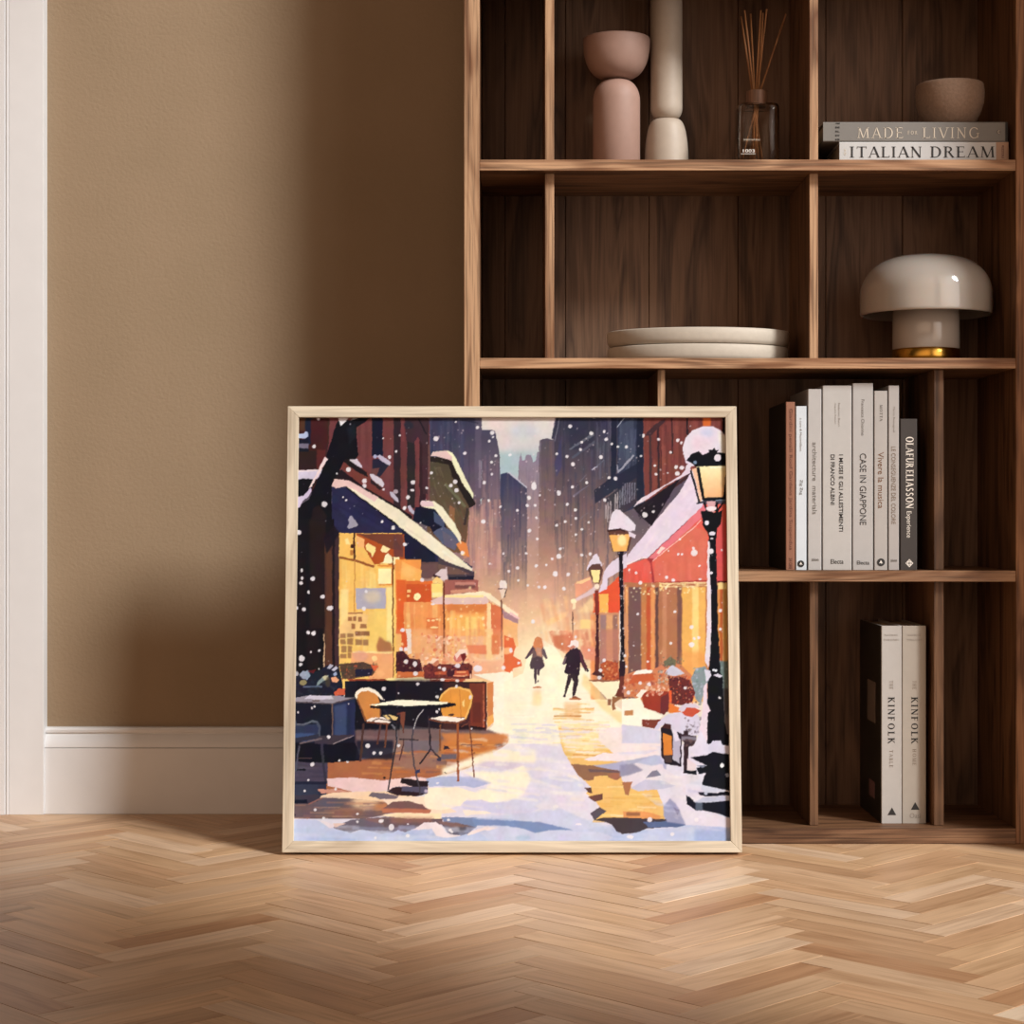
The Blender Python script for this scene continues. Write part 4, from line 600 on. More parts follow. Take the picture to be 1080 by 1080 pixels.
    p.poly([(640, 150), (700, 60), (740, -40), (800, 90), (1000, 90), (1020, 180), (700, 220)], (222, 208, 218)); p.poly([(810, 130), (850, 65), (930, 60), (950, 110), (1000, 150), (1020, 190), (830, 190)], (212, 202, 214)); p.poly([(640, 220), (800, 200), (850, 170), (930, 185), (1030, 190), (1030, 540), (760, 490), (750, 460), (790, 370), (720, 380), (700, 320), (800, 300)], (16, 17, 26)); p.poly([(800, 0), (1020, 0), (1010, 110), (950, 100), (930, 60), (850, 65), (810, 100)], (14, 13, 20)); p.poly([(700, 300), (800, 290), (760, 320)], (120, 120, 136)); p.poly([(970, 380), (1000, 370), (1025, 410), (980, 405)], (150, 152, 166)); p.ell(942, 298, 20, 20, (240, 232, 232)); p.poly([(715, 550), (780, 550), (900, 560), (960, 540), (1030, 550), (1030, 580), (780, 590), (730, 575)], (20, 20, 32)); p.poly([(750, 480), (980, 530), (960, 550), (780, 550), (740, 520)], (206, 200, 212)); p.ell(790, 560, 20, 15, (190, 186, 200)); p.poly([(605, 580), (640, 600), (690, 650), (780, 650), (1030, 625), (1030, 790), (980, 780), (900, 750), (760, 720), (690, 720), (610, 660)], (18, 20, 32)); p.poly([(690, 640), (760, 640), (760, 720), (690, 720)], (92, 98, 112), .9, .5); p.poly([(760, 600), (1030, 580), (1030, 625), (780, 650), (680, 650)], (190, 186, 202), .9, .3)
    # ---- bistro table and chairs
    p.tile(305, 665)
    ch = (206, 130, 66); fr = (120, 66, 46)
    p.line([(720, 890), (690, 1250)], 20, (76, 48, 42)); p.line([(880, 900), (850, 1090)], 16, (88, 54, 46)); p.line([(940, 900), (920, 1120)], 16, (110, 62, 46))
    p.poly([(640, 630), (690, 570), (760, 560), (840, 600), (870, 680), (880, 830), (760, 870), (720, 820)], ch); p.line([(655, 650), (740, 870)], 16, (130, 76, 48)); p.poly([(636, 640), (650, 590), (700, 555), (770, 548), (840, 580), (900, 650), (920, 672), (880, 660), (830, 610), (760, 580), (700, 590), (665, 630), (660, 665)], (248, 230, 206)); p.line([(870, 690), (885, 830)], 14, (90, 54, 44))
    p.poly([(745, 860), (800, 838), (900, 830), (985, 870), (960, 890), (770, 890)], (246, 224, 206)); p.line([(800, 870), (860, 845), (980, 872)], 10, (90, 66, 62)); p.line([(745, 880), (960, 895)], 16, fr); p.poly([(905, 815), (960, 805), (1040, 830), (1030, 860), (940, 850)], (226, 186, 120)); p.line([(985, 900), (1030, 960), (1040, 1090)], 16, (110, 104, 112)); p.poly([(890, 760), (1080, 740), (1080, 800), (920, 800)], (26, 22, 32))
    p.tile(420, 665)
    p.line([(295, 820), (310, 1090)], 14, (50, 40, 46)); p.line([(405, 900), (405, 1150)], 12, (120, 70, 44)); p.line([(570, 880), (575, 1440)], 20, (150, 80, 46)); p.line([(680, 870), (725, 1400)], 12, (110, 56, 42))
    p.poly([(400, 680), (420, 620), (500, 560), (590, 550), (680, 575), (710, 630), (690, 720), (640, 830), (430, 830)], (222, 144, 62)); p.line([(400, 670), (425, 615), (500, 560), (590, 552), (680, 578), (708, 640), (690, 720), (640, 850)], 18, (240, 178, 96)); p.line([(590, 570), (600, 830)], 8, (196, 120, 54)); p.line([(500, 570), (520, 820)], 6, (206, 130, 58)); p.poly([(610, 690), (635, 660), (630, 740), (615, 720)], (250, 206, 130)); p.poly([(305, 840), (420, 820), (640, 840), (620, 868), (560, 875), (420, 868)], (248, 226, 206)); p.line([(300, 850), (420, 880), (560, 885), (640, 860)], 15, fr); p.ell(510, 810, 26, 10, (60, 40, 36)); p.line([(600, 920), (670, 890)], 10, (110, 60, 46))
    p.poly([(-255, 715), (-100, 680), (60, 668), (240, 675), (460, 690), (555, 705), (550, 722), (420, 740), (250, 745), (-100, 735)], (20, 20, 30)); p.poly([(-260, 715), (-100, 685), (40, 668), (240, 676), (480, 690), (470, 704), (260, 720), (100, 728), (-80, 715), (-200, 722)], (250, 238, 208)); p.poly([(-255, 722), (-100, 735), (250, 745), (555, 712), (550, 725), (420, 745), (250, 756), (-110, 752), (-255, 745)], (16, 16, 26))
    p.line([(250, 755), (190, 840), (150, 940), (140, 1100), (160, 1280), (210, 1500), (215, 1560)], 14, (70, 62, 70)); p.line([(248, 760), (188, 840), (150, 945)], 6, (210, 200, 196)); p.line([(-130, 760), (-10, 900), (-3, 1060), (-40, 1250), (-85, 1520)], 14, (40, 36, 44)); p.line([(0, 800), (60, 790), (55, 980)], 14, (96, 52, 44)); p.poly([(25, 790), (75, 785), (70, 880), (50, 950), (30, 870)], (120, 66, 50))
    p.tile(420, 775)
    p.line([(310, 0), (315, 140), (215, 285)], 14, (36, 30, 36)); p.line([(318, 140), (410, 235)], 14, (50, 42, 48)); p.poly([(370, 235), (415, 215), (415, 250), (380, 255)], (60, 56, 70)); p.poly([(170, 350), (215, 330), (215, 368), (165, 372)], (52, 54, 84)); p.ell(-118, 410, 14, 12, (30, 22, 26)); p.line([(60, 40), (60, 110), (20, 250)], 12, (80, 50, 48)); p.line([(20, 50), (200, 55)], 12, (46, 36, 40)); p.rect(415, 190, 560, 240, (96, 88, 100), .9, .4); p.poly([(440, 110), (480, 115), (500, 140), (440, 150)], (46, 36, 44)); p.line([(600, 105), (800, 100)], 12, (120, 78, 64), .8); p.ell(572, 262, 12, 7, (90, 50, 36)); p.ell(725, 182, 10, 6, (110, 60, 40)); p.line([(445, 360), (465, 374)], 7, (70, 60, 56))
    # dark chair, left edge
    p.tile(305, 775)
    p.line([(70, 60), (300, 20)], 40, (46, 44, 58)); p.line([(120, 90), (330, 40)], 16, (110, 92, 94)); p.line([(325, 90), (345, 330), (365, 460)], 24, (54, 48, 60)); p.line([(115, 110), (80, 350)], 18, (76, 72, 86)); p.line([(95, 228), (235, 228)], 8, (80, 62, 62)); p.line([(90, 340), (170, 338)], 16, (16, 16, 26)); p.rect(55, 450, 370, 478, (30, 32, 50))
    # ---- falling snow: the flakes that show, then fine ones
    F = [(310, 435, [(250, 88, 17), (210, 348, 18), (538, 570, 23), (685, 675, 23), (688, 720, 21), (310, 895, 28, 26), (920, 448, 16), (485, 825, 10), (514, 857, 11), (850, 1057, 13), (860, 272, 9), (1018, 245, 10), (985, 400, 13), (862, 755, 11), (1062, 932, 18), (425, 605, 9)]),
         (425, 435, [(322, 278, 25), (712, 170, 15), (852, 222, 21), (862, 262, 10), (825, 300, 14), (592, 413, 16), (888, 437, 14), (845, 498, 13), (848, 608, 11), (775, 690, 17), (277, 595, 15), (503, 682, 21), (465, 718, 18), (515, 763, 20), (105, 690, 21), (98, 763, 19, 12), (55, 830, 19), (237, 743, 13), (540, 880, 14), (30, 935, 15), (766, 1056, 18), (820, 857, 13), (930, 918, 13), (1018, 430, 15), (515, 118, 10)]),
         (540, 435, [(547, 160, 17), (748, 225, 19), (657, 310, 13), (648, 378, 16), (518, 445, 16), (888, 280, 17), (940, 323, 13), (838, 450, 19), (868, 205, 11, 17), (998, 352, 12), (575, 518, 19), (423, 420, 13), (208, 725, 25, 40), (445, 788, 20, 26), (162, 835, 18), (145, 905, 16), (220, 905, 13), (52, 952, 14), (570, 727, 15), (520, 895, 15), (597, 948, 15), (872, 857, 16), (975, 652, 18), (915, 645, 15), (705, 690, 14), (602, 1028, 13), (500, 1060, 12), (230, 1024, 11), (775, 75, 13), (265, 808, 11)]),
         (655, 435, [(202, 247, 14, 18), (345, 283, 14), (525, 292, 17), (560, 318, 13), (458, 405, 13), (308, 530, 11), (320, 610, 13), (510, 545, 18), (563, 550, 20), (520, 605, 22), (42, 350, 15), (180, 440, 12), (178, 857, 11), (295, 966, 15), (217, 993, 26), (430, 600, 9)]),
         (310, 550, [(65, 125, 23), (198, 560, 22), (87, 602, 17), (97, 556, 11, 18), (95, 482, 12, 17), (158, 688, 11, 18), (292, 732, 20), (360, 837, 33, 24), (45, 838, 17), (115, 850, 19), (955, 78, 18), (852, 25, 11), (155, 1070, 18), (205, 1075, 20), (1065, 238, 20, 15), (700, 682, 14), (675, 843, 20), (1040, 1045, 18)]),
         (425, 550, [(765, 22, 20), (570, 315, 18), (1008, 490, 13), (830, 420, 10), (955, 325, 11), (190, 575, 20), (25, 238, 17), (175, 35, 9), (10, 1045, 18), (290, 800, 18, 10)]),
         (540, 550, [(165, 108, 18), (240, 185, 14), (137, 320, 14), (452, 280, 13), (230, 440, 17), (410, 515, 25, 27), (530, 520, 17), (310, 640, 17), (255, 640, 15), (150, 620, 12), (655, 338, 14), (738, 328, 17), (490, 655, 18), (422, 58, 13), (502, 25, 13), (660, 95, 12), (602, 148, 11), (60, 575, 13), (55, 460, 16), (725, 30, 11), (200, 965, 20), (440, 350, 25), (380, 375, 13), (325, 430, 11)]),
         (655, 550, [(680, 318, 32), (672, 275, 15), (133, 507, 14), (68, 477, 11), (172, 597, 16), (482, 574, 16), (420, 548, 16), (530, 330, 12), (565, 330, 11), (440, 300, 9), (728, 442, 10), (938, 290, 9), (148, 893, 14), (497, 872, 13), (545, 190, 12), (655, 1018, 20), (925, 860, 17), (735, 565, 16, 9), (928, 1030, 10)]),
         (305, 665, [(248, 45, 20), (200, 38, 15), (138, 277, 30), (127, 335, 17), (303, 205, 14), (225, 217, 10), (302, 373, 9), (910, 565, 20), (262, 730, 11), (235, 747, 10), (105, 785, 10), (392, 1020, 20), (575, 705, 8), (1045, 608, 7)]),
         (420, 665, [(85, 308, 22), (168, 333, 22, 26), (172, 420, 22), (198, 520, 18, 15), (440, 380, 20, 20), (403, 362, 15), (425, 478, 20, 14), (567, 485, 18, 12), (560, 540, 16), (378, 640, 16), (375, 780, 13), (397, 757, 10), (700, 940, 9), (690, 645, 15, 22), (40, 190, 20), (85, 190, 18), (570, 345, 25, 22), (760, 370, 40, 32), (1000, 365, 20), (410, 567, 10)]),
         (535, 665, [(35, 200, 16, 24), (645, 75, 13), (912, 295, 16), (880, 390, 17), (865, 460, 20), (515, 140, 10), (770, 200, 12), (110, 320, 14)]),
         (655, 665, [(28, 252, 14), (40, 355, 13), (25, 555, 12), (62, 600, 20), (243, 305, 13), (110, 155, 8), (173, 507, 18), (253, 520, 18), (460, 135, 14), (595, 555, 16), (655, 145, 28, 25), (720, 82, 15), (680, 90, 14), (918, 650, 12), (928, 5, 11)]),
         (305, 775, [(392, 30, 20), (757, 112, 21), (818, 180, 17), (880, 178, 15), (237, 285, 20), (490, 250, 12), (567, 262, 11), (165, 538, 10), (263, 715, 14), (343, 795, 14), (457, 522, 15), (660, 755, 11), (660, 828, 11), (980, 880, 26, 32), (885, 822, 26, 18), (830, 980, 14), (930, 408, 0.5), (200, 435, 10)]),
         (420, 775, [(380, 465, 15, 10), (482, 812, 14), (500, 905, 18), (515, 920, 13), (100, 960, 18), (15, 110, 16), (100, 848, 10)]),
         (535, 775, [(455, 685, 26, 18), (670, 850, 30, 9)]),
         (655, 775, [(262, 808, 24), (700, 808, 20), (475, 945, 18), (80, 970, 36, 18)])]
    for x, y, l in F:
        p.tile(x, y); p.flakes(l, (236, 222, 220), .92)
    p.tile(300, 435, 1)
    r = np.random.default_rng(11)
    for _ in range(420):
        x, y = r.uniform(150, 400), r.uniform(20, 280)
        p.ell(x, y, *(r.uniform(.35, .95)*np.array([1, 1.1])), (226, 200, 200) if y < 190 else (252, 226, 180), r.uniform(.25, .75), .25, 8)
    for _ in range(160):
        x, y = r.uniform(15, 465), r.uniform(10, 330)
        p.ell(x, y, *(r.uniform(.3, .8)*np.array([1, 1])), (214, 200, 208), r.uniform(.3, .8), .2, 8)
    for _ in range(60):
        x, y = r.uniform(120, 240), r.uniform(170, 290)
        p.ell(x, y, *(r.uniform(.6, 1.6)*np.array([1, 1])), (254, 226, 160), r.uniform(.4, .9), .5, 8)
    return p.out()
# ================================================================ THE ROOM
D_WALL, D_BASE, D_CASE, D_FRONT, D_BACK = 2.83, 2.813, 2.808, 2.56, 2.768
X_R = .76                                        # inner face of the added wall on the right

# ---- wall plaster
m_wall, nt, b = new_mat('tan_plaster')
tc = N(nt, 'ShaderNodeTexCoord'); n1 = N(nt, 'ShaderNodeTexNoise'); n1.inputs['Scale'].default_value = 210; n1.inputs['Detail'].default_value = 3
n2 = N(nt, 'ShaderNodeTexNoise'); n2.inputs['Scale'].default_value = 6; n2.inputs['Detail'].default_value = 3
nt.links.new(tc.outputs['Object'], n1.inputs['Vector']); nt.links.new(tc.outputs['Object'], n2.inputs['Vector'])
rp = ramp(nt, [(.3, lin((144, 124, 100))), (.7, lin((150, 129, 105)))]); nt.links.new(n2.outputs['Fac'], rp.inputs[0]); nt.links.new(rp.outputs[0], b.inputs['Base Color'])
bp = N(nt, 'ShaderNodeBump'); bp.inputs['Strength'].default_value = .5; bp.inputs['Distance'].default_value = .0016
nt.links.new(n1.outputs['Fac'], bp.inputs['Height']); nt.links.new(bp.outputs[0], b.inputs['Normal']); b.inputs['Roughness'].default_value = .75; b.inputs['Specular IOR Level'].default_value = .2
m_white = plain('white_paint', (222, 222, 223), .45, .015, 30, .05)
m_floorbase = plain('floor_gap', (46, 30, 20), .9)

struct(box('wall_back', (-1.9, D_WALL, -.02), (X_R, D_WALL+.12, 3.0), m_wall))
# added wall out of view; its tall opening is set to shape the sunlight
bm = bmesh.new()
WJ0, WJ1, WH = 1.10, 2.43, 2.85
add_box(bm, (X_R, -3.2, -.02), (X_R+.14, WJ0, 3.0)); add_box(bm, (X_R, WJ1, -.02), (X_R+.14, D_WALL+.12, 3.0)); add_box(bm, (X_R, WJ0, WH), (X_R+.14, WJ1, 3.0))
struct(mesh_obj('unseen_wall_right', bm, m_wall))

# ---- herringbone oak floor: every block a bevel-less tile of one mesh, colour per block
def build_floor():
    Lb, Wb = .2012, .04025
    m, nt, b = new_mat('oak_herringbone')
    at = N(nt, 'ShaderNodeAttribute', attribute_name='block'); uv = N(nt, 'ShaderNodeUVMap', uv_map='grain')
    mp = N(nt, 'ShaderNodeMapping'); mp.inputs['Scale'].default_value = (6, 230, 1); nt.links.new(uv.outputs[0], mp.inputs[0])
    fib = N(nt, 'ShaderNodeTexNoise'); fib.inputs['Scale'].default_value = 1; fib.inputs['Detail'].default_value = 6; fib.inputs['Roughness'].default_value = .6; nt.links.new(mp.outputs[0], fib.inputs['Vector'])
    mp2 = N(nt, 'ShaderNodeMapping'); mp2.inputs['Scale'].default_value = (4, 28, 1); nt.links.new(uv.outputs[0], mp2.inputs[0])
    fig = N(nt, 'ShaderNodeTexNoise'); fig.inputs['Scale'].default_value = 1; fig.inputs['Detail'].default_value = 2; fig.inputs['Distortion'].default_value = 1.5; nt.links.new(mp2.outputs[0], fig.inputs['Vector'])
    mx = N(nt, 'ShaderNodeMix', data_type='FLOAT'); mx.inputs['Factor'].default_value = .45; nt.links.new(fig.outputs['Fac'], mx.inputs['A']); nt.links.new(fib.outputs['Fac'], mx.inputs['B'])
    rp = ramp(nt, [(.32, (.70, .62, .55)), (.5, (1, 1, 1)), (.68, (1.16, 1.18, 1.2))]); nt.links.new(mx.outputs[0], rp.inputs[0])
    ml = N(nt, 'ShaderNodeMix', data_type='RGBA', blend_type='MULTIPLY'); ml.inputs['Factor'].default_value = 1
    nt.links.new(at.outputs['Color'], ml.inputs['A']); nt.links.new(rp.outputs[0], ml.inputs['B']); nt.links.new(ml.outputs['Result'], b.inputs['Base Color'])
    bp = N(nt, 'ShaderNodeBump'); bp.inputs['Strength'].default_value = .2; bp.inputs['Distance'].default_value = .0006; nt.links.new(fib.outputs['Fac'], bp.inputs['Height']); nt.links.new(bp.outputs[0], b.inputs['Normal'])
    b.inputs['Roughness'].default_value = .42; b.inputs['Specular IOR Level'].default_value = .35
    rng = random.Random(4)
    base = [(209, 169, 131), (217, 180, 144), (201, 159, 121), (226, 192, 159), (192, 146, 108), (213, 175, 138), (215, 175, 135), (234, 207, 178)]
    wts = [6, 6, 5, 4, 3, 6, 6, 1.4]
    bm = bmesh.new(); col = bm.loops.layers.float_color.new('block'); uvl = bm.loops.layers.uv.new('grain')
    s = math.sqrt(.5); ox, oy = .457-.1423, 2.259
    def block(u0, v0, u1, v1, horiz):
        g = .00032
        cu, cv = (u0+u1)/2, (v0+v1)/2
        x, y = ox+(cu-cv)*s, oy+(cu+cv)*s
        if not (-1.9 < x < 1.0 and -.3 < y < 2.95): return
        dz = rng.uniform(0, .00025); tilt = rng.uniform(-.0002, .0002)
        c = lin(rng.choices(base, wts)[0]); k = rng.uniform(.92, 1.05); c = tuple(v*k for v in c)
        q = [(u0+g, v0+g), (u1-g, v0+g), (u1-g, v1-g), (u0+g, v1-g)]
        def P(u, v, z): return bm.verts.new((ox+(u-v)*s, oy+(u+v)*s, z))
        top = [P(u, v, dz+(tilt if i in (0, 3) else -tilt)) for i, (u, v) in enumerate(q)]; bot = [P(u, v, -.004) for u, v in q]
        fs = [bm.faces.new(top)]+[bm.faces.new((bot[i], bot[(i+1) % 4], top[(i+1) % 4], top[i])) for i in range(4)]
        du, dv = rng.uniform(0, 50), rng.uniform(0, 50)
        for f in fs:
            for lp in f.loops:
                lp[col] = (*c, 1)
                px, py = lp.vert.co.x-ox, lp.vert.co.y-oy; u = (px+py)*s; v = (py-px)*s
                a, bb = (u, v) if horiz else (v, u)
                lp[uvl].uv = (a+du, bb+dv)
    for j in range(-14, 15):
        for k in range(-70, 50):
            bu, bv = j*Lb+k*Wb, -j*Lb+k*Wb
            block(bu-Lb, bv, bu, bv+Wb, True)                       # "/" block running right and away
            block(bu, bv+Wb-Lb, bu+Wb, bv+Wb, False)                # "\" block
    bmesh.ops.translate(bm, verts=bm.verts, vec=(0, 0, -.00045))
    add = bmesh.ops.create_grid(bm, x_segments=1, y_segments=1, size=1)
    for v in add['verts']: v.co = Vector((-1.9 if v.co.x < 0 else X_R+.14, -3.2 if v.co.y < 0 else 2.95, -.0042))
    for f in {f for v in add['verts'] for f in v.link_faces}:
        f.material_index = 1
    o = mesh_obj('floor', bm, m); o.data.materials.append(m_floorbase); return struct(o)
build_floor()

# ---- skirting with its stepped moulding, door casing and the door edge
def profile_x(name, prof, x0, x1, mat):
    """extrude a (y, z) outline along x"""
    bm = bmesh.new(); a = [bm.verts.new((x0, y, z)) for y, z in prof]; b2 = [bm.verts.new((x1, y, z)) for y, z in prof]; n = len(prof)
    for i in range(n): bm.faces.new((a[i], a[(i+1) % n], b2[(i+1) % n], b2[i]))
    bm.faces.new(a[::-1]); bm.faces.new(b2); bmesh.ops.recalc_face_normals(bm, faces=bm.faces)
    return mesh_obj(name, bm, mat)
zt = Z(767.5, D_BASE)
pr = [(D_WALL, 0), (D_BASE, 0), (D_BASE, Z(789.4, D_BASE)), (D_BASE+.003, Z(789.4, D_BASE)+.0008), (D_BASE+.003, Z(788.6, D_BASE))]
z0, z1 = Z(788.4, D_BASE), Z(775.4, D_BASE)
pr += [(D_BASE+.0005+.0075*(t/8)**1.6, z0+(z1-z0)*t/8) for t in range(9)]
pr += [(D_BASE+.0095, Z(774.6, D_BASE)), (D_BASE+.0095, Z(773.6, D_BASE)), (D_BASE+.0065, Z(773.0, D_BASE)), (D_BASE+.0058, Z(770.5, D_BASE)), (D_BASE+.0075, Z(768.2, D_BASE)), (D_BASE+.010, zt), (D_WALL, zt)]
struct(profile_x('baseboard_back', pr, X(44.4, D_BASE), X(560, D_BASE), m_white))
def profile_z(name, prof, z0, z1, mat):
    bm = bmesh.new(); a = [bm.verts.new((x, y, z0)) for x, y in prof]; b2 = [bm.verts.new((x, y, z1)) for x, y in prof]; n = len(prof)
    for i in range(n): bm.faces.new((a[i], a[(i+1) % n], b2[(i+1) % n], b2[i]))
    bm.faces.new(a[::-1]); bm.faces.new(b2); bmesh.ops.recalc_face_normals(bm, faces=bm.faces)
    return mesh_obj(name, bm, mat)
cx = lambda p: X(p, D_CASE)
pc = [(cx(46), D_WALL), (cx(46), D_CASE+.0004), (cx(45.7), D_CASE), (cx(10.0), D_CASE), (cx(9.5), D_CASE+.0012), (cx(9.0), D_CASE+.0012), (cx(8.4), D_CASE-.0012), (cx(7.0), D_CASE-.0012), (cx(6.5), D_CASE+.0014), (cx(6.0), D_CASE+.0014), (cx(5.2), D_CASE-.003), (cx(-6), D_CASE-.003), (cx(-7), D_CASE+.012), (cx(-7), D_WALL)]
struct(profile_z('trim_1', pc, 0, 2.3, m_white))
struct(box('door_1', (-1.7, D_WALL-.006, 0.004), (cx(-7)-.001, D_WALL-.0005, 2.28), m_white))

# ================================================================ BOOKCASE
m_oak_v = wood('oak_inner_upright', 'Z', (84, 57, 39), (134, 97, 69), .5)  # inner faces toned darker than most of the front edges
m_oak_h = wood('oak_inner_board', 'X', (84, 57, 39), (134, 97, 69), .5, seed=3.1)
m_lip_v = wood('oak_edge_upright', 'Z', (125, 86, 59), (182, 145, 112), .5, 1.4, seed=1.3)
m_lip_h = wood('oak_edge_board', 'X', (129, 89, 61), (187, 147, 113), .5, 1.4, seed=4.4)
m_lip_dv = wood('darker_edge_upright', 'Z', (102, 69, 47), (162, 118, 85), .5, 1.4, seed=8.3)  # edge tones darkened for the right panel, lower boards and right dividers
m_lip_dh = wood('darker_edge_board', 'X', (92, 63, 43), (143, 107, 79), .5, 1.4, seed=6.4)
m_lip_dd = wood('darkest_edge_upright', 'Z', (73, 48, 31), (111, 80, 56), .5, 1.3, seed=9.9)
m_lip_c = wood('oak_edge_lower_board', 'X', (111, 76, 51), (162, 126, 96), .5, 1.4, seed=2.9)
def lip(o, m):
    """separate edge tone on the front faces of a board"""
    o.data.materials.append(m)
    for f in o.data.polygons:
        if f.normal.y < -.6: f.material_index = 1
    return o
m_oak_back = wood('oak_back', 'Z', (79, 58, 45), (116, 88, 68), .55, .6, seed=7.3)
case = thing('bookcase', 'tall oak bookcase of uneven open compartments standing against the tan wall', 'bookcase', (0, 0, 0))
xl, xr = X(489.3, D_FRONT), X(1071.6, D_FRONT)
TOP = 1.76; bev = .0008
lip(box('side_panel', (xl, D_FRONT, .0), (X(505.6, D_FRONT), D_WALL-.02, TOP), m_oak_v, case, bev), m_lip_v)
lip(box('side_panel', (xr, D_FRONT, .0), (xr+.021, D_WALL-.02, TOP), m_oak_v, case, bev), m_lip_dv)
xi0, xi1 = X(505.6, D_FRONT), xr
zb = {}
for k, (y0, y1) in {'a': (168.2, 179.8), 'b': (377.6, 388.6), 'c': (601.8, 613.5), 'd': (873.6, 890.0)}.items():
    zb[k] = (Z(y1, D_FRONT), Z(y0, D_FRONT))
zb['d'] = (0.0, zb['d'][1])
zb['e'] = (1.199, 1.2144); zb['f'] = (1.5, 1.5154); zb['g'] = (TOP-.0155, TOP-.0005)
for k in 'abcdefg':
    z0, z1 = zb[k]
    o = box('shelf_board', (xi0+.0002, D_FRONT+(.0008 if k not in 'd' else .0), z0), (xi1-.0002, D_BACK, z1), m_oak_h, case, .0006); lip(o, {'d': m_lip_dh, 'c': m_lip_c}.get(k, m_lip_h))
# back panel of tongue and groove boards, one mesh
bm = bmesh.new(); xs = [xi0, -.01, .078, .20, .33, .458, .57, xi1]
for a, b2 in zip(xs, xs[1:]): add_box(bm, (a+.0004, D_BACK, .012), (b2-.0004, D_BACK+.012, TOP-.01), .0006)
mesh_obj('back_panel', bm, m_oak_back, case)
DD = D_FRONT+.021
def divider(x0, x1, lo, hi, m=None):
    lip(box('divider', (X(x0, DD), DD, zb[lo][1]+.0002), (X(x1, DD), D_BACK-.0003, zb[hi][0]-.0002), m_oak_v, case, .0006), m or m_lip_v)
divider(574.8, 584.4, 'a', 'e'); divider(853.6, 862.9, 'a', 'e')
divider(574.8, 584.4, 'b', 'a'); divider(853.6, 862.9, 'b', 'a')
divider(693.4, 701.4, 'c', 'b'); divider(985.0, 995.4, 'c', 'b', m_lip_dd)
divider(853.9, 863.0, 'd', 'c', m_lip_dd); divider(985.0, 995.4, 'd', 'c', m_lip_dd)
divider(574.8, 584.4, 'e', 'f'); divider(853.6, 862.9, 'e', 'f'); divider(693.4, 701.4, 'f', 'g')

# ================================================================ LETTERING
_txt = {}
def ink(s, bold=0.0):
    """outline of a built-in-font string as bare mesh data (verts, faces)"""
    key = (s, bold)
    if key not in _txt:
        cu = bpy.data.curves.new('lettering', 'FONT'); cu.body = s; cu.offset = bold; cu.resolution_u = 3
        o = bpy.data.objects.new('lettering', cu); C.objects.link(o)
        bpy.context.view_layer.update()
        me = bpy.data.meshes.new_from_object(o.evaluated_get(bpy.context.evaluated_depsgraph_get()))
        v = [(p.co.x, p.co.y) for p in me.vertices]; f = [tuple(q.vertices) for q in me.polygons]
        bpy.data.objects.remove(o); bpy.data.curves.remove(cu); bpy.data.meshes.remove(me)
        _txt[key] = (v, f)
    return _txt[key]
# a roman capital alphabet: (thick stems, thin strokes, bowls, serifs) in a 0..1 high box
def _bar(p, q, w, o):
    (ax, ay), (bx, by) = p, q; L = math.hypot(bx-ax, by-ay); nx, ny = -(by-ay)/L*w/2, (bx-ax)/L*w/2
    n = len(o[0]); o[0].extend([(ax+nx, ay+ny), (bx+nx, by+ny), (bx-nx, by-ny), (ax-nx, ay-ny)]); o[1].append((n, n+1, n+2, n+3))
def _bowl(cx, cy, rx, ry, a0, a1, thick, thin, o, n=18):
    st = len(o[0])
    for i in range(n+1):
        t = R(a0+(a1-a0)*i/n); c, s_ = math.cos(t), math.sin(t); w = thin+(thick-thin)*abs(c)**1.5
        o[0].append((cx+rx*c, cy+ry*s_)); o[0].append((cx+(rx-w)*c, cy+(ry-w)*s_))
        if i: k = st+2*i; o[1].append((k-2, k, k+1, k-1))
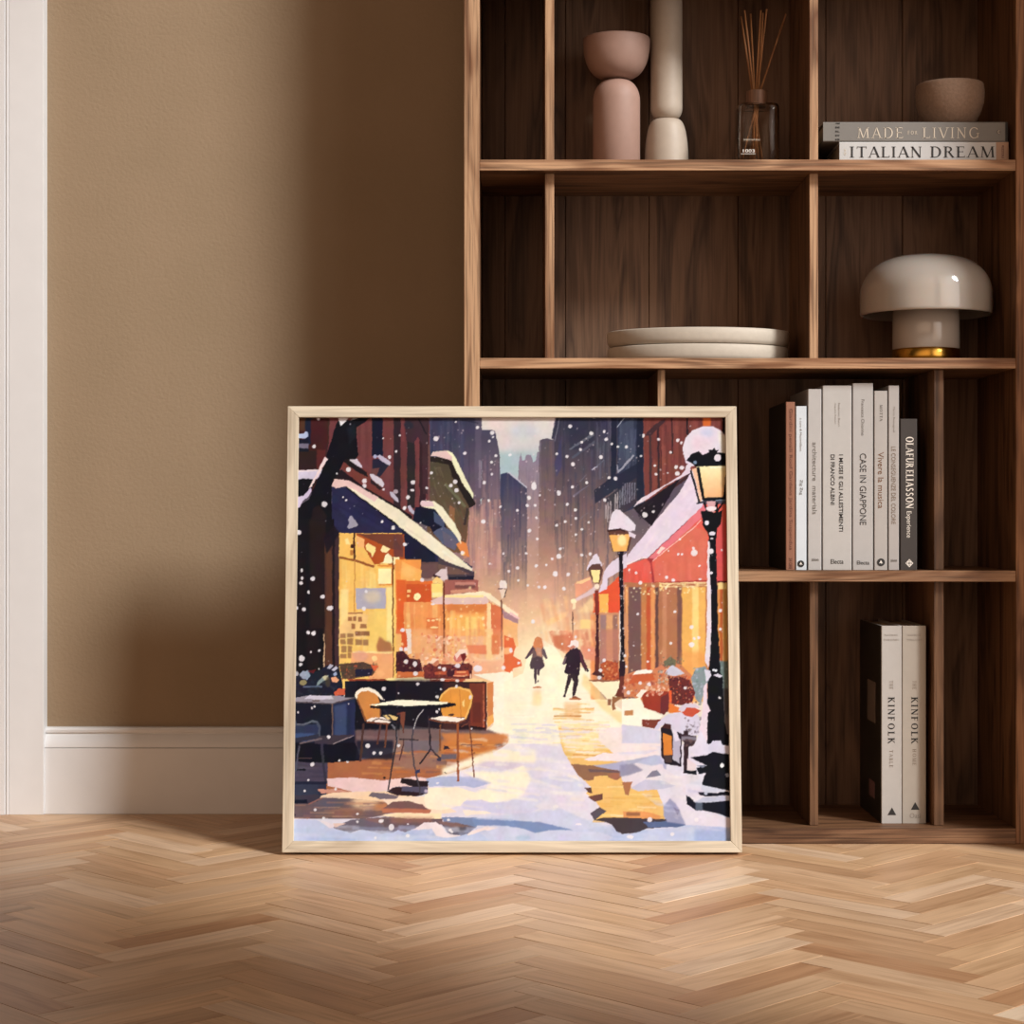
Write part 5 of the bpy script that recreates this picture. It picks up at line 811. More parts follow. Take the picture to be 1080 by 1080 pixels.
def serif_word(s, T=.15, t=.06, gap=.14, word=.45, sf=.10):
    o = ([], []); x = 0.0
    def S(px, y, w=None): _bar((px-(w or T/2+sf), y+(.02 if y < .5 else -.02)), (px+(w or T/2+sf), y+(.02 if y < .5 else -.02)), .045, o)
    def stem(px, w=T): _bar((px, 0), (px, 1), w, o); S(px, 0, w/2+sf); S(px, 1, w/2+sf)
    for ch in s:
        w0 = x+sf
        if ch == ' ': x += word; continue
        if ch == 'I': stem(w0+T/2); x = w0+T+sf
        elif ch == 'T':
            c = w0+.36; _bar((c, 0), (c, 1), T, o); S(c, 0); _bar((c-.38, .975), (c+.38, .975), t, o); _bar((c-.365, .80), (c-.365, 1), .03, o); _bar((c+.365, .80), (c+.365, 1), .03, o); x = c+.38
        elif ch in 'AV':
            c = w0+.36; f = (lambda y: y) if ch == 'A' else (lambda y: 1-y)
            if ch == 'A': _bar((c-.36, 0), (c, 1), t, o); _bar((c+.36, 0), (c-.01, 1.0), T, o); _bar((c-.24, .33), (c+.2, .33), t*.8, o)
            else: _bar((c-.36, 1), (c, 0), T, o); _bar((c+.36, 1), (c+.01, 0), t, o)
            S(c-.36, f(0), .13); S(c+.36, f(0), .15); x = c+.42
        elif ch == 'L': stem(w0+T/2); _bar((w0, .03), (w0+.56, .03), t, o); _bar((w0+.55, 0), (w0+.55, .2), .035, o); x = w0+.58
        elif ch in 'EF':
            stem(w0+T/2); _bar((w0, .97), (w0+.52, .97), t, o); _bar((w0+.51, .82), (w0+.51, 1), .035, o); _bar((w0, .52), (w0+.42, .52), t*.9, o); _bar((w0+.42, .43), (w0+.42, .61), .03, o)
            if ch == 'E': _bar((w0, .03), (w0+.56, .03), t, o); _bar((w0+.55, 0), (w0+.55, .18), .035, o)
            x = w0+.58
        elif ch == 'N': _bar((w0+.05, 0), (w0+.05, 1), t, o); _bar((w0+.03, 1), (w0+.66, 0), T, o); _bar((w0+.66, 0), (w0+.66, 1), t, o); S(w0+.05, 0, .12); S(w0+.02, 1, .1); S(w0+.66, 1, .12); x = w0+.76
        elif ch == 'M':
            _bar((w0+.04, 0), (w0+.10, 1), t, o); _bar((w0+.10, 1), (w0+.46, 0), T, o); _bar((w0+.46, 0), (w0+.82, 1), t, o); _bar((w0+.88, 0), (w0+.82, 1), T, o); S(w0+.04, 0, .12); S(w0+.88, 0, .15); S(w0+.07, 1, .1); S(w0+.86, 1, .12); x = w0+1.0
        elif ch == 'K': stem(w0+T/2); _bar((w0+T/2, .42), (w0+.58, 1), t, o); _bar((w0+.26, .62), (w0+.66, 0), T*.9, o); S(w0+.56, 1, .13); S(w0+.66, 0, .13); x = w0+.74
        elif ch == 'H': stem(w0+T/2); stem(w0+.6); _bar((w0, .51), (w0+.6, .51), t, o); x = w0+.68+sf
        elif ch == 'U': _bar((w0+T/2, .3), (w0+T/2, 1), T, o); S(w0+T/2, 1); _bar((w0+.6, .3), (w0+.6, 1), t, o); S(w0+.6, 1, .12); _bowl(w0+.315, .32, .315, .33, 180, 360, T*.9, t, o); x = w0+.7
        elif ch == 'D': stem(w0+T/2); _bowl(w0+.28, .5, .46, .5, -90, 90, T*1.05, t, o); _bar((w0, .97), (w0+.3, .97), t, o); _bar((w0, .03), (w0+.3, .03), t, o); x = w0+.78
        elif ch == 'O': _bowl(w0+.42, .5, .44, .52, 0, 360, T*1.05, t, o, 32); x = w0+.88
        elif ch == 'G': _bowl(w0+.42, .5, .44, .52, 42, 330, T*1.05, t, o, 28); _bar((w0+.74, .05), (w0+.74, .42), T*.8, o); S(w0+.74, .44, .12); x = w0+.86
        elif ch == 'R': stem(w0+T/2); _bowl(w0+.26, .75, .30, .25, -90, 90, T, t, o); _bar((w0, .97), (w0+.28, .97), t, o); _bar((w0, .53), (w0+.28, .53), t, o); _bar((w0+.3, .53), (w0+.64, 0), T*.9, o); S(w0+.64, 0, .1); x = w0+.72
        elif ch == 'B': stem(w0+T/2); _bowl(w0+.26, .76, .26, .24, -90, 90, T, t, o); _bowl(w0+.26, .27, .32, .27, -90, 90, T, t, o); x = w0+.64
        elif ch == 'S': _bowl(w0+.28, .74, .25, .27, 30, 270, T*.8, t*1.3, o); _bowl(w0+.28, .27, .27, .28, -150, 90, T*.8, t*1.3, o); x = w0+.6
        x += gap
    return o

def letters(parent, data, px, D, mat, turn=False, name='lettering', lift=.0004):
    """fit ink into the spine rectangle px = (x0, y0, x1, y1), photo pixels at depth D; turn = reading downwards"""
    v, f = data
    xs = [p[0] for p in v]; ys = [p[1] for p in v]; a0, a1, b0, b1 = min(xs), max(xs), min(ys), max(ys)
    X0, X1, Z0, Z1 = X(px[0], D), X(px[2], D), Z(px[3], D), Z(px[1], D)
    bm = bmesh.new(); P = parent.location
    for p in v:
        s_, t_ = (p[0]-a0)/(a1-a0), (p[1]-b0)/(b1-b0)
        if turn: x, z = X0+(X1-X0)*t_, Z1-(Z1-Z0)*s_
        else: x, z = X0+(X1-X0)*s_, Z0+(Z1-Z0)*t_
        bm.verts.new((x-P[0], D-lift-P[1], z-P[2]))
    bm.verts.ensure_lookup_table()
    for q in f:
        try: bm.faces.new([bm.verts[i] for i in q])
        except ValueError: pass
    bmesh.ops.recalc_face_normals(bm, faces=bm.faces)
    for fc in bm.faces:
        if fc.normal.y > 0: fc.normal_flip()
    return mesh_obj(name, bm, mat, parent)
def disc(parent, cx_, cy_, r, D, mat, n=24, lift=.0005, name='publisher_mark', sq=False):
    a = [(math.cos(2*math.pi*i/n), math.sin(2*math.pi*i/n)) for i in range(n)]
    return letters(parent, (a, [tuple(range(n))]), (cx_-r, cy_-r, cx_+r, cy_+r), D, mat, False, name, lift)

# ================================================================ BOOKS
m_page = plain('book_pages', (206, 192, 168), .8, .06, 300)
inks = {k: plain('ink_'+k, c, .6, .02) for k, c in {'black': (28, 25, 24), 'grey': (96, 90, 84), 'soft': (130, 122, 114), 'white': (222, 214, 204), 'brown': (110, 74, 48), 'rust': (84, 36, 22), 'pale': (206, 194, 176), 'taupe': (112, 94, 78)}.items()}
def book(name, label, x0, x1, z0, h, D, depth, col, group, left=None, rough=.55):
    """upright book: cover wraps round the spine, page block inside"""
    P = ((x0+x1)/2, D, z0); t = thing(name, label, 'book', P, group)
    w = (x1-x0)/2; mc = plain('cover_'+name, col, rough, .03, 60)
    bm = bmesh.new()
    n = 6; hc = .0022                                          # U-shaped cover with a slightly rounded spine
    out = [(-w, depth)]+[(-w+.0012*(1-math.cos(R(90*i/n))), .0012*(1-math.sin(R(90*i/n)))) for i in range(n+1)]
    out += [(w-.0012*(1-math.sin(R(90*i/n))), .0012*(1-math.cos(R(90*i/n)))) for i in range(n+1)]+[(w, depth)]
    inn = [(w-hc, depth), (w-hc, hc), (-w+hc, hc), (-w+hc, depth)]
    ol = out+inn; lo = [bm.verts.new((x, y, 0)) for x, y in ol]; hi = [bm.verts.new((x, y, h)) for x, y in ol]; k = len(ol)
    for i in range(k): bm.faces.new((lo[i], lo[(i+1) % k], hi[(i+1) % k], hi[i]))
    bm.faces.new(lo[::-1]); bm.faces.new(hi); bmesh.ops.recalc_face_normals(bm, faces=bm.faces)
    mesh_obj('cover', bm, mc, t)
    box('page_block', (-w+hc, hc, .003), (w-hc, depth-.004, h-.003), m_page, t)
    return t
DB = 2.585; zc = zb['c'][1]+.0002
G3 = 'upright books on the middle right shelf'
rows = [('brown', 828.8, 838.4, 423.9, (136, 90, 68), 'thin russet brown book at the left end of the upright row'),
        ('white', 839.4, 850.6, 428.3, (195, 202, 209), 'narrow bright white book with a black disc, between the russet book and grey neighbours'),
        ('grey', 852.2, 866.4, 410.3, (171, 168, 166), 'pale grey book with lowercase title, right of the narrow white book'),
        ('wide', 867.6, 898.2, 406.7, (173, 170, 167), 'widest pale book of the upright row, two lines of bold black capitals on spine'),
        ('tall', 899.3, 920.8, 404.2, (167, 164, 162), 'tallest pale book of the upright row, one line of thin dark capitals'),
        ('beige', 922.0, 935.8, 412.2, (164, 159, 155), 'pale beige book with brown lowercase title and a black disc near its foot'),
        ('slim', 937.0, 948.2, 406.7, (162, 157, 154), 'slim pale book with taupe capitals, just left of the dark book'),
        ('dark', 949.4, 967.4, 441.7, (48, 41, 38), 'short charcoal book with white capitals, right end of the row')]
B3 = {}
for k, a, b2, yt, col, lab in rows:
    t = book('book', lab, X(a, DB), X(b2, DB), zc, Z(yt, DB)-zc, DB, .165, col, G3); B3[k] = t
T = True
m_cov = plain('dark_cover', (32, 30, 24), .5, .5, 14)
_w = X(838.4, DB)-X(828.8, DB); _c = box('front_cover', (-_w/2-.0005, .0016, 0), (-_w/2, .165, Z(423.9, DB)-zc), m_cov, B3['brown']); _c['label'] = 'dark sheet on the left face'  # thin dark sheet laid over the left side of the russet book
letters(B3['brown'], ink('Giardini pensili Roof Gardens Jardins Suspendus'), (831.6, 431, 835.8, 580), DB, inks['rust'], T)
letters(B3['brown'], ink('24 ORE', .01), (832, 588.5, 835.4, 600), DB, inks['rust'], T, 'publisher_mark')
letters(B3['white'], ink('a cura di Massimiliano'), (843.6, 441, 845.8, 476), DB, inks['soft'], T, 'author_line')
letters(B3['white'], ink('Zig Zag'), (843.0, 506, 846.6, 521.8), DB, inks['grey'], T)
letters(B3['grey'], ink('architecture  materials'), (856.8, 466.5, 861.6, 542.4), DB, inks['grey'], T)
letters(B3['grey'], ink('zion', .02), (855.8, 588.6, 863.4, 591.8), DB, inks['grey'], False, 'publisher_mark')
letters(B3['wide'], ink('I MUSEI E GLI ALLESTIMENTI', .012), (884.9, 479.4, 889.2, 560.5), DB, inks['black'], T)
letters(B3['wide'], ink('DI FRANCO ALBINI', .012), (876.0, 479.4, 880.4, 532.3), DB, inks['black'], T)
letters(B3['wide'], ink('Federico Bucci'), (884.0, 425, 886.0, 449.5), DB, inks['soft'], T, 'author_line'); letters(B3['wide'], ink('Augusto Rossari'), (880.0, 425, 882.0, 447), DB, inks['soft'], T, 'author_line')
letters(B3['wide'], ink('Electa', .006), (876.2, 589.8, 889.6, 594.6), DB, inks['black'], False, 'publisher_mark')
letters(B3['tall'], ink('CASE IN GIAPPONE'), (906.8, 478.2, 913.6, 553.7), DB, inks['black'], T)
letters(B3['tall'], ink('Francesca Chiorino'), (908.4, 421.4, 911.6, 459.3), DB, inks['grey'], T, 'author_line')
letters(B3['tall'], ink('Electa', .006), (903.8, 591.4, 916.8, 595.4), DB, inks['black'], False, 'publisher_mark')
letters(B3['beige'], ink('Vivere la musica'), (926.0, 476.8, 932.0, 536.2), DB, inks['brown'], T)
letters(B3['beige'], serif_word('MOTTA', .2, .08), (927.8, 427, 930.8, 444.4), DB, inks['grey'], T, 'author_line')
letters(B3['slim'], ink('LE CONSEGUENZE DEL COLORE'), (940.0, 471, 944.6, 552.7), DB, inks['taupe'], T)
letters(B3['slim'], ink('Marco Romagnoli'), (941.4, 429, 944.0, 456), DB, inks['soft'], T, 'author_line')
letters(B3['slim'], ink('zion', .02), (939.2, 589.6, 946.0, 592.4), DB, inks['grey'], False, 'publisher_mark')
letters(B3['dark'], serif_word('OLAFUR ELIASSON', .2, .09, .07, .2), (955.0, 460.7, 963.8, 536.2), DB, inks['white'], T)
letters(B3['dark'], ink('Experience'), (954.8, 539.2, 961.2, 567), DB, inks['white'], T)
def ring_mark(t, cx_, cy_, r):                                        # black disc with a small white bird-like mark
    disc(t, cx_, cy_, r, DB, inks['black'])
    letters(t, ([(0, .2), (.5, 1), (1, .1), (.62, .34), (.55, 0), (.42, .36)], [(0, 1, 5), (1, 2, 3), (1, 3, 5), (3, 4, 5)]), (cx_-r*.5, cy_-r*.55, cx_+r*.5, cy_+r*.5), DB, inks['white'], False, 'publisher_mark', .0008)
ring_mark(B3['white'], 844.6, 594.6, 3.6); ring_mark(B3['beige'], 929.1, 593.0, 4.1)
o2 = ([], []); _bowl(.5, .5, .5, .5, 0, 360, .13, .13, o2, 4); letters(B3['dark'], o2, (954.9, 589.6, 963.2, 598.4), DB, inks['white'], False, 'publisher_mark')
o2 = ([], []); _bowl(.5, .5, .5, .5, 0, 360, .2, .2, o2, 20); letters(B3['dark'], o2, (956.9, 591.6, 961.2, 596.4), DB, inks['white'], False, 'publisher_mark'); letters(B3['dark'], ([(0, 0), (1, 0), (1, 1), (0, 1)], [(0, 1, 2, 3)]), (958.8, 592, 959.4, 596), DB, inks['white'], False, 'publisher_mark')

# pair of cream books on the bottom shelf
DK = 2.599; zd = zb['d'][1]+.0002; G4 = 'cream books on the bottom shelf'
KT = book('book', 'left one of two cream books on the bottom shelf, its dark cover side showing', X(929.6, DK), X(951.0, DK), zd, Z(660.0, DK)-zd, DK, .155, (169, 165, 161), G4)
KH = book('book', 'right one of two cream books on the bottom shelf, next to the oak divider', X(951.5, DK), X(976.8, DK), zd, Z(660.0, DK)-zd, DK, .155, (160, 152, 142), G4)
hk = Z(660.0, DK)-zd; wk = X(951.0, DK)-X(929.6, DK)
cvr = box('front_cover', (-wk/2-.0006, .0015, .0), (-wk/2, .155, hk), m_cov, KT); cvr['label'] = 'dark photographic front cover'
box('cover_label', (-wk/2-.0009, .040, hk*.49), (-wk/2-.0006, .098, hk*.70), plain('cover_patch', (112, 100, 92), .6), KT)
box('cover_label', (-wk/2-.0009, .045, hk*.10), (-wk/2-.0006, .085, hk*.185), plain('cover_patch_pink', (120, 88, 88), .6), KT)
for t, dx, w2, y0, y1, tri in ((KT, 0, 'TABLE', 791, 809.3, 0), (KH, 24.5, 'HOME', 790, 807, 5.6)):
    letters(t, serif_word('NATHAN'), (932.9+dx, 668.9, 946.6+dx, 670.9), DK, inks['soft'], False, 'author_line'); letters(t, serif_word('WILLIAMS'.replace('W', 'VV')), (931.8+dx, 673.8, 947.6+dx, 675.8), DK, inks['soft'], False, 'author_line')
    letters(t, serif_word('THE', .13, .06, .3), (938.0+dx, 717.8, 941.8+dx, 727), DK, inks['taupe'], T); letters(t, serif_word('KINFOLK', .2, .08, .24), (936.4+dx, 734.9, 943.8+dx, 784.4), DK, inks['black'], T)
    letters(t, serif_word(w2, .13, .06, .3), (938.0+dx, y0, 941.8+dx, y1), DK, inks['taupe'], T)
    letters(t, ([(0, 0), (.5, 0), (1, 0), (.75, .5), (.5, 1), (.25, .5), (.5, .12)], [(0, 1, 6), (1, 2, 6), (2, 3, 6), (3, 4, 6), (4, 5, 6), (5, 0, 6)]), (936.2+dx, 851.6-tri, 945.2+dx, 859.6-tri), DK, inks['black'], False, 'publisher_mark')
letters(KH, ink('Oasi'), (959.6, 857.6, 971, 862.8), DK, inks['soft'], False, 'publisher_mark')

# lying pair on the top right shelf
def flat_book(label, x0, x1, z0, z1, D, depth, col):
    P = ((x0+x1)/2, D, z0); t = thing('book', label, 'book', P, 'books lying under the stone bowl'); w = (x1-x0)/2; h = z1-z0; hc = .0024
    bm = bmesh.new(); ol = [(depth, 0), (.0014, 0), (.0004, .0006), (0, .0016), (0, h-.0016), (.0004, h-.0006), (.0014, h), (depth, h), (depth, h-hc), (hc, h-hc), (hc, hc), (depth, hc)]
    a = [bm.verts.new((-w, y, z)) for y, z in ol]; b2 = [bm.verts.new((w, y, z)) for y, z in ol]; k = len(ol)
    for i in range(k): bm.faces.new((a[i], a[(i+1) % k], b2[(i+1) % k], b2[i]))
    bm.faces.new(a[::-1]); bm.faces.new(b2); bmesh.ops.recalc_face_normals(bm, faces=bm.faces)
    mesh_obj('cover', bm, plain('cover_lying', col, .55, .03, 60), t); box('page_block', (-w+.003, hc, hc), (w-.003, depth-.004, h-hc), m_page, t); return t
DI = 2.58; za = zb['a'][1]+.0002; zm = Z(149.5, DI)
BI = flat_book('white book lying on the oak shelf under the grey book', X(885.4, DI), X(1063.8, DI), za, zm, DI, .17, (187, 186, 185))
BM = flat_book('grey book with pale capitals lying on the white book, under the stone bowl', X(868.2, DI), X(1063.0, DI), zm+.0002, Z(128.5, DI), DI, .17, (115, 111, 106))
letters(BI, serif_word('ITALIAN'), (896.2, 154.2, 972.0, 166.6), DI, inks['black']); letters(BI, serif_word('DREAM'), (981.0, 154.2, 1049.2, 166.6), DI, inks['black'])
box('spine_band', (X(1050.5, DI)-BI.location.x, -.0003, .0006), (X(1063.7, DI)-BI.location.x, .001, zm-za-.0006), plain('tan_band', (168, 134, 110), .6), BI)
letters(BI, ink('RIZZOLI', .02), (1056.4, 153.6, 1058.8, 166.8), DI, inks['rust'], T, 'publisher_mark', .0007); letters(BI, ink('AD'), (890.2, 157, 892.4, 164), DI, inks['pale'], T, 'publisher_mark')
letters(BM, serif_word('MADE', .10, .055, .22), (904.2, 134.2, 952.2, 146.0), DI, inks['pale']); letters(BM, serif_word('FOR', .16, .08, .3), (957.2, 138.0, 967.4, 142.0), DI, inks['pale']); letters(BM, serif_word('LIVING', .10, .055, .22), (973.0, 134.2, 1032.6, 146.0), DI, inks['pale'])
for i in range(5):
    y = 130.2+i*4.25
    letters(BM, ink(['AM', 'BE', 'RL', 'EW', 'IS'][i], .03), (881.0, y-.9, 885.6, y+.9), DI, inks['black'], False, 'author_line')
disc(BM, 1053.2, 139.2, 2.3, DI, inks['grey']); letters(BM, ink('C', .02), (1052.3, 137.6, 1054.3, 140.8), DI, inks['pale'], False, 'publisher_mark', .0008)
letters(BM, ([(0, 0), (1, 0), (1, 1), (0, 1)], [(0, 1, 2, 3)]), (1060.2, 128.8, 1063.0, 149.2), DI, inks['black'], False, 'spine_edge')

# ================================================================ SHELF OBJECTS
def lathe_part(name, prof, mat, parent, n=72, sx=1, sy=1): return mesh_obj(name, lathe_bm(prof, n, sx, sy), mat, parent, True)
def smooth_angle(o):
    pass
# --- pink totem vase: half-bowl on a domed cylinder
m_pink = plain('pink_ceramic', (154, 123, 110), .6, .04, 90, .05)
Dv = 2.70; s_ = Dv/F_PX; zv = zb['a'][1]+.0003
va = thing('vase', 'dusty pink vase shaped like a bowl on a domed cylinder, left on the upper shelf', 'vase', (X(650.2, Dv), Dv, zv))
zneck, zrim = Z(84.6, Dv)-zv, Z(40.8, Dv)-zv; rc = 24.8*s_; rb = 35.2*s_
body = [(0, 0), (rc-.0015, 0), (rc, .0015), (rc, zneck-.030)]+[(rc-.021*(1-math.cos(R(a))), zneck-.030+.0293*math.sin(R(a))) for a in range(9, 91, 9)]+[(.011, zneck-.0004), (.0105, zneck+.001)]
lathe_part('body', body, m_pink, va)
hb = zrim-zneck
bowl = [(.0105, zneck+.0008)]+[(.0105+(rb-.0105)*math.sin(R(a))**.80, zneck+.001+(hb-.003)*(1-math.cos(R(a))**.84)) for a in range(3, 90, 6)]+[(rb, zrim-.002), (rb-.0008, zrim-.0004), (rb-.0022, zrim), (rb-.0034, zrim-.001), (rb-.005, zrim-.012), (rb-.014, zrim-.030), (.012, zrim-.043), (0, zrim-.044)]
lathe_part('bowl', bowl, m_pink, va)
# --- tall greige vase: long cylinder on a dome
m_greige = plain('greige_ceramic', (172, 158, 143), .55, .03, 90, .04)
Dg = 2.715; s_ = Dg/F_PX
vb = thing('vase', 'tall greige cylinder vase on a rounded foot, right behind the pink vase', 'vase', (X(703.0, Dg), Dg, zv))
zn = Z(126.2, Dg)-zv; r1 = 16.7*s_; r0 = 23.2*s_
foot = [(0, 0), (r0-.003, 0), (r0-.0008, .004), (r0, .018)]+[(.0125+(r0-.0125)*math.cos(R(a))**.6, .018+(zn-.018)*math.sin(R(a))) for a in range(8, 88, 8)]+[(.0125, zn), (.012, zn+.0006)]
lathe_part('foot', foot, m_greige, vb)
zt2 = 1.193-zv
cyl = [(.012, zn+.0004)]+[(.0125+(r1-.0125)*math.sin(R(a)), zn+.0165*(1-math.cos(R(a)))) for a in range(10, 91, 10)]+[(r1, zn+.02), (r1, zt2-.02), (r1-.001, zt2-.001), (r1-.0025, zt2), (r1-.004, zt2-.002), (r1-.004, zt2-.06), (0, zt2-.062)]
lathe_part('column', cyl, m_greige, vb)

# --- reed diffuser
m_glass, nt, b = new_mat('clear_glass'); b.inputs['Transmission Weight'].default_value = 1; b.inputs['Roughness'].default_value = .02; b.inputs['IOR'].default_value = 1.3; b.inputs['Base Color'].default_value = (.96, .93, .90, 1)
m_reed = wood('rattan_reed', 'Z', (128, 84, 52), (176, 126, 84), .6)
m_cork = wood('walnut_collar', 'Z', (70, 46, 32), (128, 90, 66), .55)
Dr = 2.655; s_ = Dr/F_PX
df = thing('reed_diffuser', 'clear glass reed diffuser with wooden collar standing on the upper shelf', 'reed diffuser', (X(798.2, Dr), Dr, zv))
hb = Z(111.4, Dr)-zv; rr = 21.8*s_
def rsq_bm(rings, n=40, p=6.0):
    """stack of rounded-square rings (half width, z)"""
    bm = bmesh.new(); L = []
    for r, z in rings:
        ring = []
        for i in range(n):
            t = 2*math.pi*i/n; c, s2 = math.cos(t), math.sin(t); k = (abs(c)**p+abs(s2)**p)**(-1/p); ring.append(bm.verts.new((r*c*k, r*s2*k, z)))
        L.append(ring)
    for a, b2 in zip(L, L[1:]):
        for i in range(n): bm.faces.new((a[i], a[(i+1) % n], b2[(i+1) % n], b2[i]))
    bm.faces.new(L[0][::-1]); bm.faces.new(L[-1]); return bm
tg = .0022
mesh_obj('bottle', rsq_bm([(rr-.002, 0), (rr, .002), (rr, hb-.006), (rr-.0015, hb-.002), (rr-.006, hb), (.0125, hb), (.0125, hb+.004), (.0105, hb+.004), (.0105, hb-tg), (rr-.006, hb-tg), (rr-tg-.001, hb-.006), (rr-tg, .009), (rr-tg-.002, .007)]), m_glass, df, True)
zc0, zc1 = hb+.0003, Z(96.6, Dr)-zv
col = lathe_part('collar', [(.0126, zc0), (11*s_, zc0), (11.1*s_, zc0+.001), (11.1*s_, zc1-.001), (11*s_, zc1), (.0045, zc1), (.0045, zc1-.003), (.0126, zc1-.004), (.0126, zc0)], m_cork, df, 40)
for i, (tx, ty, bx, by, dy) in enumerate([(782.2, 16.1, 803, 163, .004), (785, 12.0, 807, 164, -.003), (792.6, 12.8, 794, 164, .006), (802.5, 10.9, 789, 163, .0), (807.8, 11.4, 786, 163, -.005), (805.4, 12.5, 792, 164, .004), (828.6, 15.4, 785, 162, -.002)]):
    top = Vector((X(tx, Dr)-df.location.x, dy*1.6, Z(ty, Dr)-zv)); bot = Vector((X(bx, Dr)-df.location.x, -dy*2, .010))
    # every reed passes through the collar's hole
    zmid = zc1; mid = Vector(((X(793.5+i*1.35, Dr)-df.location.x), dy*.35, zmid))
    bot = mid+(mid-top)*((mid.z-.010)/(top.z-mid.z)); lim = rr-.006
    bot.x = max(-lim, min(lim, bot.x)); bot.y = max(-lim, min(lim, bot.y))
    bm = tube_bm(mid, top, .00125, .00125); b3 = tube_bm(bot, mid, .00125, .00125); me_ = bpy.data.meshes.new('t'); b3.to_mesh(me_); b3.free(); bm.from_mesh(me_); bpy.data.meshes.remove(me_)
    mesh_obj('reed', bm, m_reed, df, True)
Df = Dr-rr-.0002
letters(df, ink('OPIFICIO NATURALE'), (784.0, 146.6, 801.5, 148.2), Df, inks['pale'], False, 'bottle_print'); letters(df, ink('1003', .01), (783.5, 157.4, 796, 160.8), Df, inks['white'], False, 'bottle_print'); letters(df, ([(0, 0), (1, 0), (1, 1), (0, 1)], [(0, 1, 2, 3)]), (781.5, 162.0, 797, 162.5), Df, inks['white'], False, 'bottle_print')

# --- stone bowl on the lying books
m_stone = plain('rough_stone', (138, 113, 95), .85, .12, 260, .35)
Ds = 2.632; s_ = Ds/F_PX; zs = Z(128.5, DI)+.0002
H = Z(89.6, Ds)-zs; ro = 36.0*s_
pf = [(0, 0), (ro*.50, 0), (ro*.58, .001), (ro*.74, H*.14), (ro*.90, H*.36), (ro*.98, H*.58), (ro, H*.78), (ro*.985, H*.92), (ro*.965, H*.985), (ro*.94, H), (ro*.90, H*.97), (ro*.86, H*.80), (ro*.74, H*.48), (ro*.45, H*.26), (0, H*.22)]
sb = tag(lathe_part('bowl', pf, m_stone, None, 56), 'rough brown stone bowl standing on the two lying books', 'bowl'); sb.location = (X(1001.8, Ds), Ds, zs)
# --- two oval platters
m_plate = plain('cream_stoneware', (184, 174, 160), .6, .04, 120, .06)
Dp = 2.676; s_ = Dp/F_PX; zp = zb['b'][1]+.0003; G5 = 'stacked cream platters'
hz = (Z(345.9, Dp-.07)-zp)/2; zz = zp
for i, (xa, xb2, lab) in enumerate(((640.5, 831, 'lower of two stacked cream platters, lying on the oak shelf'), (640.0, 832, 'upper of two stacked cream platters, on top of the other'))):
    rx = (xb2-xa)/2*s_
    pp = [(0, 0), (rx*.93, 0), (rx*.97, .001), (rx*.993, hz*.3), (rx, hz*.6), (rx, hz-.0022), (rx-.0007, hz-.0009), (rx-.0022, hz-.0003), (rx-.005, hz-.0008), (rx-.008, hz-.004), (rx*.86, hz*.35), (0, hz*.3)]
    q = tag(lathe_part('platter', pp, m_plate, None, 96, 1, .70), lab, 'platter', G5); q.location = (X((xa+xb2)/2, Dp), Dp, zz); zz += hz+.0002
# --- mushroom lamp
m_opal = plain('opal_glass', (173, 165, 157), .10, .01, 20, 0, **{'Specular IOR Level': .6, 'Subsurface Weight': .15, 'Subsurface Scale': .02, 'Coat Weight': .6, 'Coat Roughness': .03})
m_brass = plain('brass', (206, 158, 70), .22, .03, 60, 0, Metallic=1.0)
m_smoke = plain('stem_glass', (190, 180, 170), .10, .01, 20, 0, **{'Coat Weight': .6, 'Coat Roughness': .03})
Dl = 2.662; s_ = Dl/F_PX; zl = zb['b'][1]+.0003
lp = thing('table_lamp', 'mushroom table lamp with glossy opal shade and brass foot, right of the platters', 'lamp', (X(976.6, Dl), Dl, zl))
zb1 = Z(369.0, Dl)-zl; zr = Z(333.0, Dl)-zl; zt3 = Z(270.4, Dl)-zl; rs = 35.2*s_; rd = 69.0*s_
lathe_part('foot', [(0, 0), (rs-.001, 0), (rs, .0008), (rs, zb1-.0008), (rs-.001, zb1), (0, zb1)], m_brass, lp, 72)
lathe_part('stem', [(0, zb1+.0002), (rs-.0012, zb1+.0002), (rs-.0002, zb1+.0012), (rs-.0002, zr+.012), (rs-.003, zr+.014), (0, zr+.014)], m_smoke, lp, 72)
hd = zt3-zr
sup = lambda a: (rd*(.26+.74*abs(math.cos(R(a)))**.92), zr+hd*(.34+.66*math.sin(R(a))**.95))
dome = [(rd-.0035, zr+.0004), (rd-.002, zr), (rd-.0006, zr+.0012), (rd-.0002, zr+.004), (rd, zr+hd*.2)]+[sup(a) for a in range(0, 91, 5)]+[(0, zt3+.0002)]
inner = [(0, zt3-.005)]+[(sup(a)[0]-.0035, sup(a)[1]-.0035) for a in range(90, -1, -6)]
lathe_part('shade', inner+[(rd-.0035, zr+.004)]+dome, m_opal, lp, 96)
for me_ in (lp.children[-1].data,):
    b4 = bmesh.new(); b4.from_mesh(me_); bmesh.ops.recalc_face_normals(b4, faces=b4.faces); b4.to_mesh(me_); b4.free()

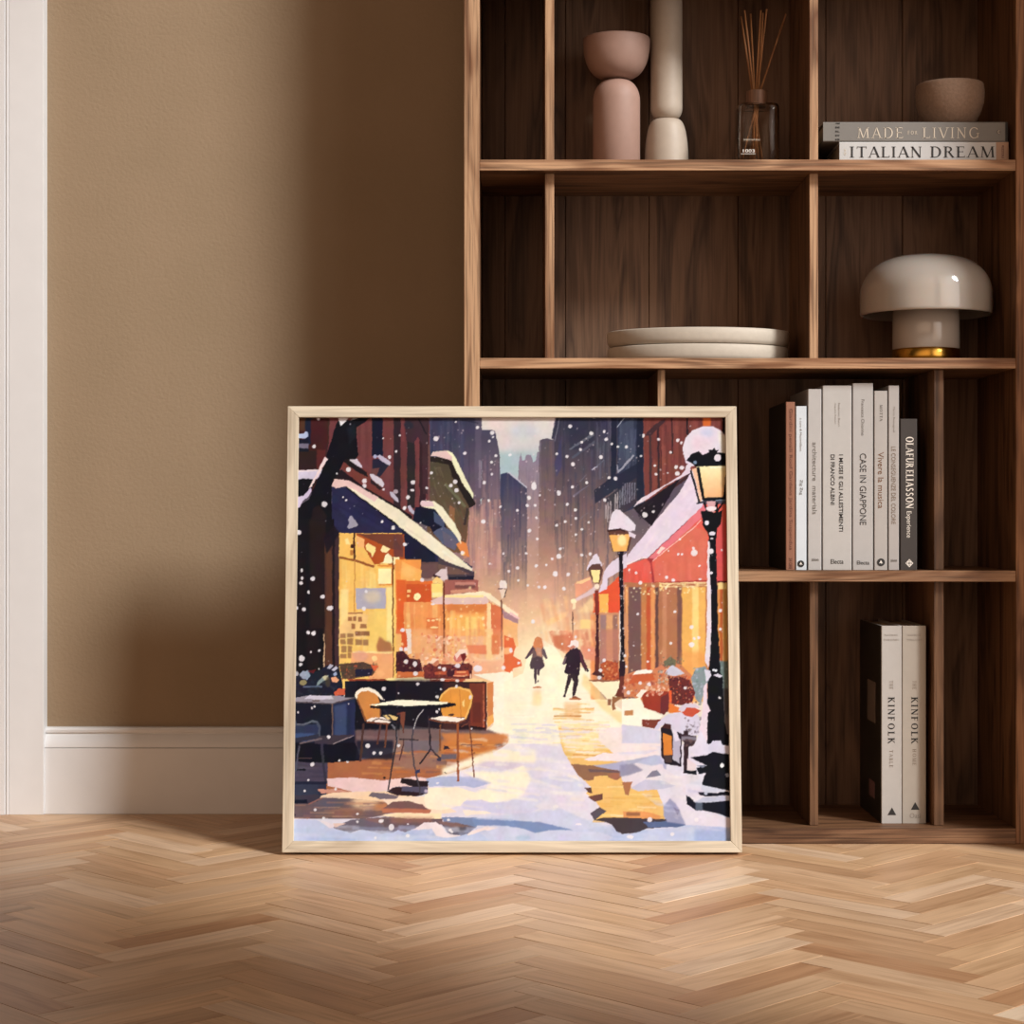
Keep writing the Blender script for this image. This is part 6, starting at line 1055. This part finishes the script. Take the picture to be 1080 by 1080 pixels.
# ================================================================ THE FRAMED PRINT
m_frame_v = wood('pale_ash_upright', 'Z', (188, 173, 151), (210, 197, 175), .55, .6, seed=2.2)
m_frame_h = wood('pale_ash_rail', 'X', (188, 173, 151), (210, 197, 175), .55, .6, seed=5.0)
FW, FL, FT, RW = .6006, .5895, .020, .0148
lean = math.asin((2.5382-2.4745)/FL)
fr = thing('framed_picture', 'square pale wood framed snowy street print leaning on the bookcase, standing on the floor', 'framed picture', (0, 2.4745, FT*math.sin(lean)+.0014))
fr.rotation_euler = (-lean, 0, 0)
def rail(pts, m, name='frame_rail'):
    bm = bmesh.new(); a = [bm.verts.new((x, 0, z)) for x, z in pts]; c = [bm.verts.new((x, FT, z)) for x, z in pts]
    for i in range(4): bm.faces.new((a[i], a[(i+1) % 4], c[(i+1) % 4], c[i]))
    bm.faces.new(a[::-1]); bm.faces.new(c); bmesh.ops.recalc_face_normals(bm, faces=bm.faces)
    bmesh.ops.bevel(bm, geom=list(bm.edges), offset=.0005, segments=1, affect='EDGES'); return mesh_obj(name, bm, m, fr)
h = FW/2; i_ = h-RW
rail([(-h, 0), (h, 0), (i_, RW), (-i_, RW)], m_frame_h); rail([(-h, FL), (-i_, FL-RW), (i_, FL-RW), (h, FL)], m_frame_h)
rail([(-h, 0), (-i_, RW), (-i_, FL-RW), (-h, FL)], m_frame_v); rail([(h, 0), (h, FL), (i_, FL-RW), (i_, RW)], m_frame_v)
box('backing_board', (-i_-.004, .0080, RW-.004), (i_+.004, .0115, FL-RW+.004), plain('grey_board', (120, 110, 100), .8), fr)
m_felt = plain('grey_felt', (60, 54, 50), .95)
for sx in (-1, 1): box('felt_pad', (sx*.26-.02, FT-.009, -.0012), (sx*.26+.02, FT-.001, -.0), m_felt, fr)
img = paint_print()
def build_print():
    c = img/255.0; c = np.where(c <= .04045, c/12.92, ((c+.055)/1.055)**2.4)
    c = np.clip(c*np.array(PRINT_GAIN), 0, .93)
    me = bpy.data.meshes.new('print'); nx, ny = PW, PH
    xs = np.linspace(-i_-.002, i_+.002, nx); zs2 = np.linspace(FL-RW+.002, RW-.002, ny)
    co = np.zeros((ny, nx, 3)); co[..., 0] = xs[None, :]; co[..., 1] = .0062; co[..., 2] = zs2[:, None]
    idx = np.arange(nx*ny).reshape(ny, nx)
    q = np.stack([idx[1:, :-1], idx[1:, 1:], idx[:-1, 1:], idx[:-1, :-1]], -1).reshape(-1, 4)
    me.vertices.add(nx*ny); me.vertices.foreach_set('co', co.ravel())
    me.loops.add(q.size); me.loops.foreach_set('vertex_index', q.ravel())
    me.polygons.add(len(q)); me.polygons.foreach_set('loop_start', np.arange(0, q.size, 4)); me.polygons.foreach_set('loop_total', np.full(len(q), 4))
    me.update(calc_edges=True)
    at = me.color_attributes.new('print_colour', 'FLOAT_COLOR', 'POINT')
    at.data.foreach_set('color', np.concatenate([c.reshape(-1, 3), np.ones((nx*ny, 1))], 1).ravel().astype(np.float32))
    m, nt, b = new_mat('printed_paper'); a = N(nt, 'ShaderNodeAttribute', attribute_name='print_colour'); nt.links.new(a.outputs['Color'], b.inputs['Base Color']); b.inputs['Roughness'].default_value = .7; b.inputs['Specular IOR Level'].default_value = .1
    me.materials.append(m); return link(bpy.data.objects.new('print', me), fr)
PRINT_GAIN = (.80, .90, .99)
build_print()
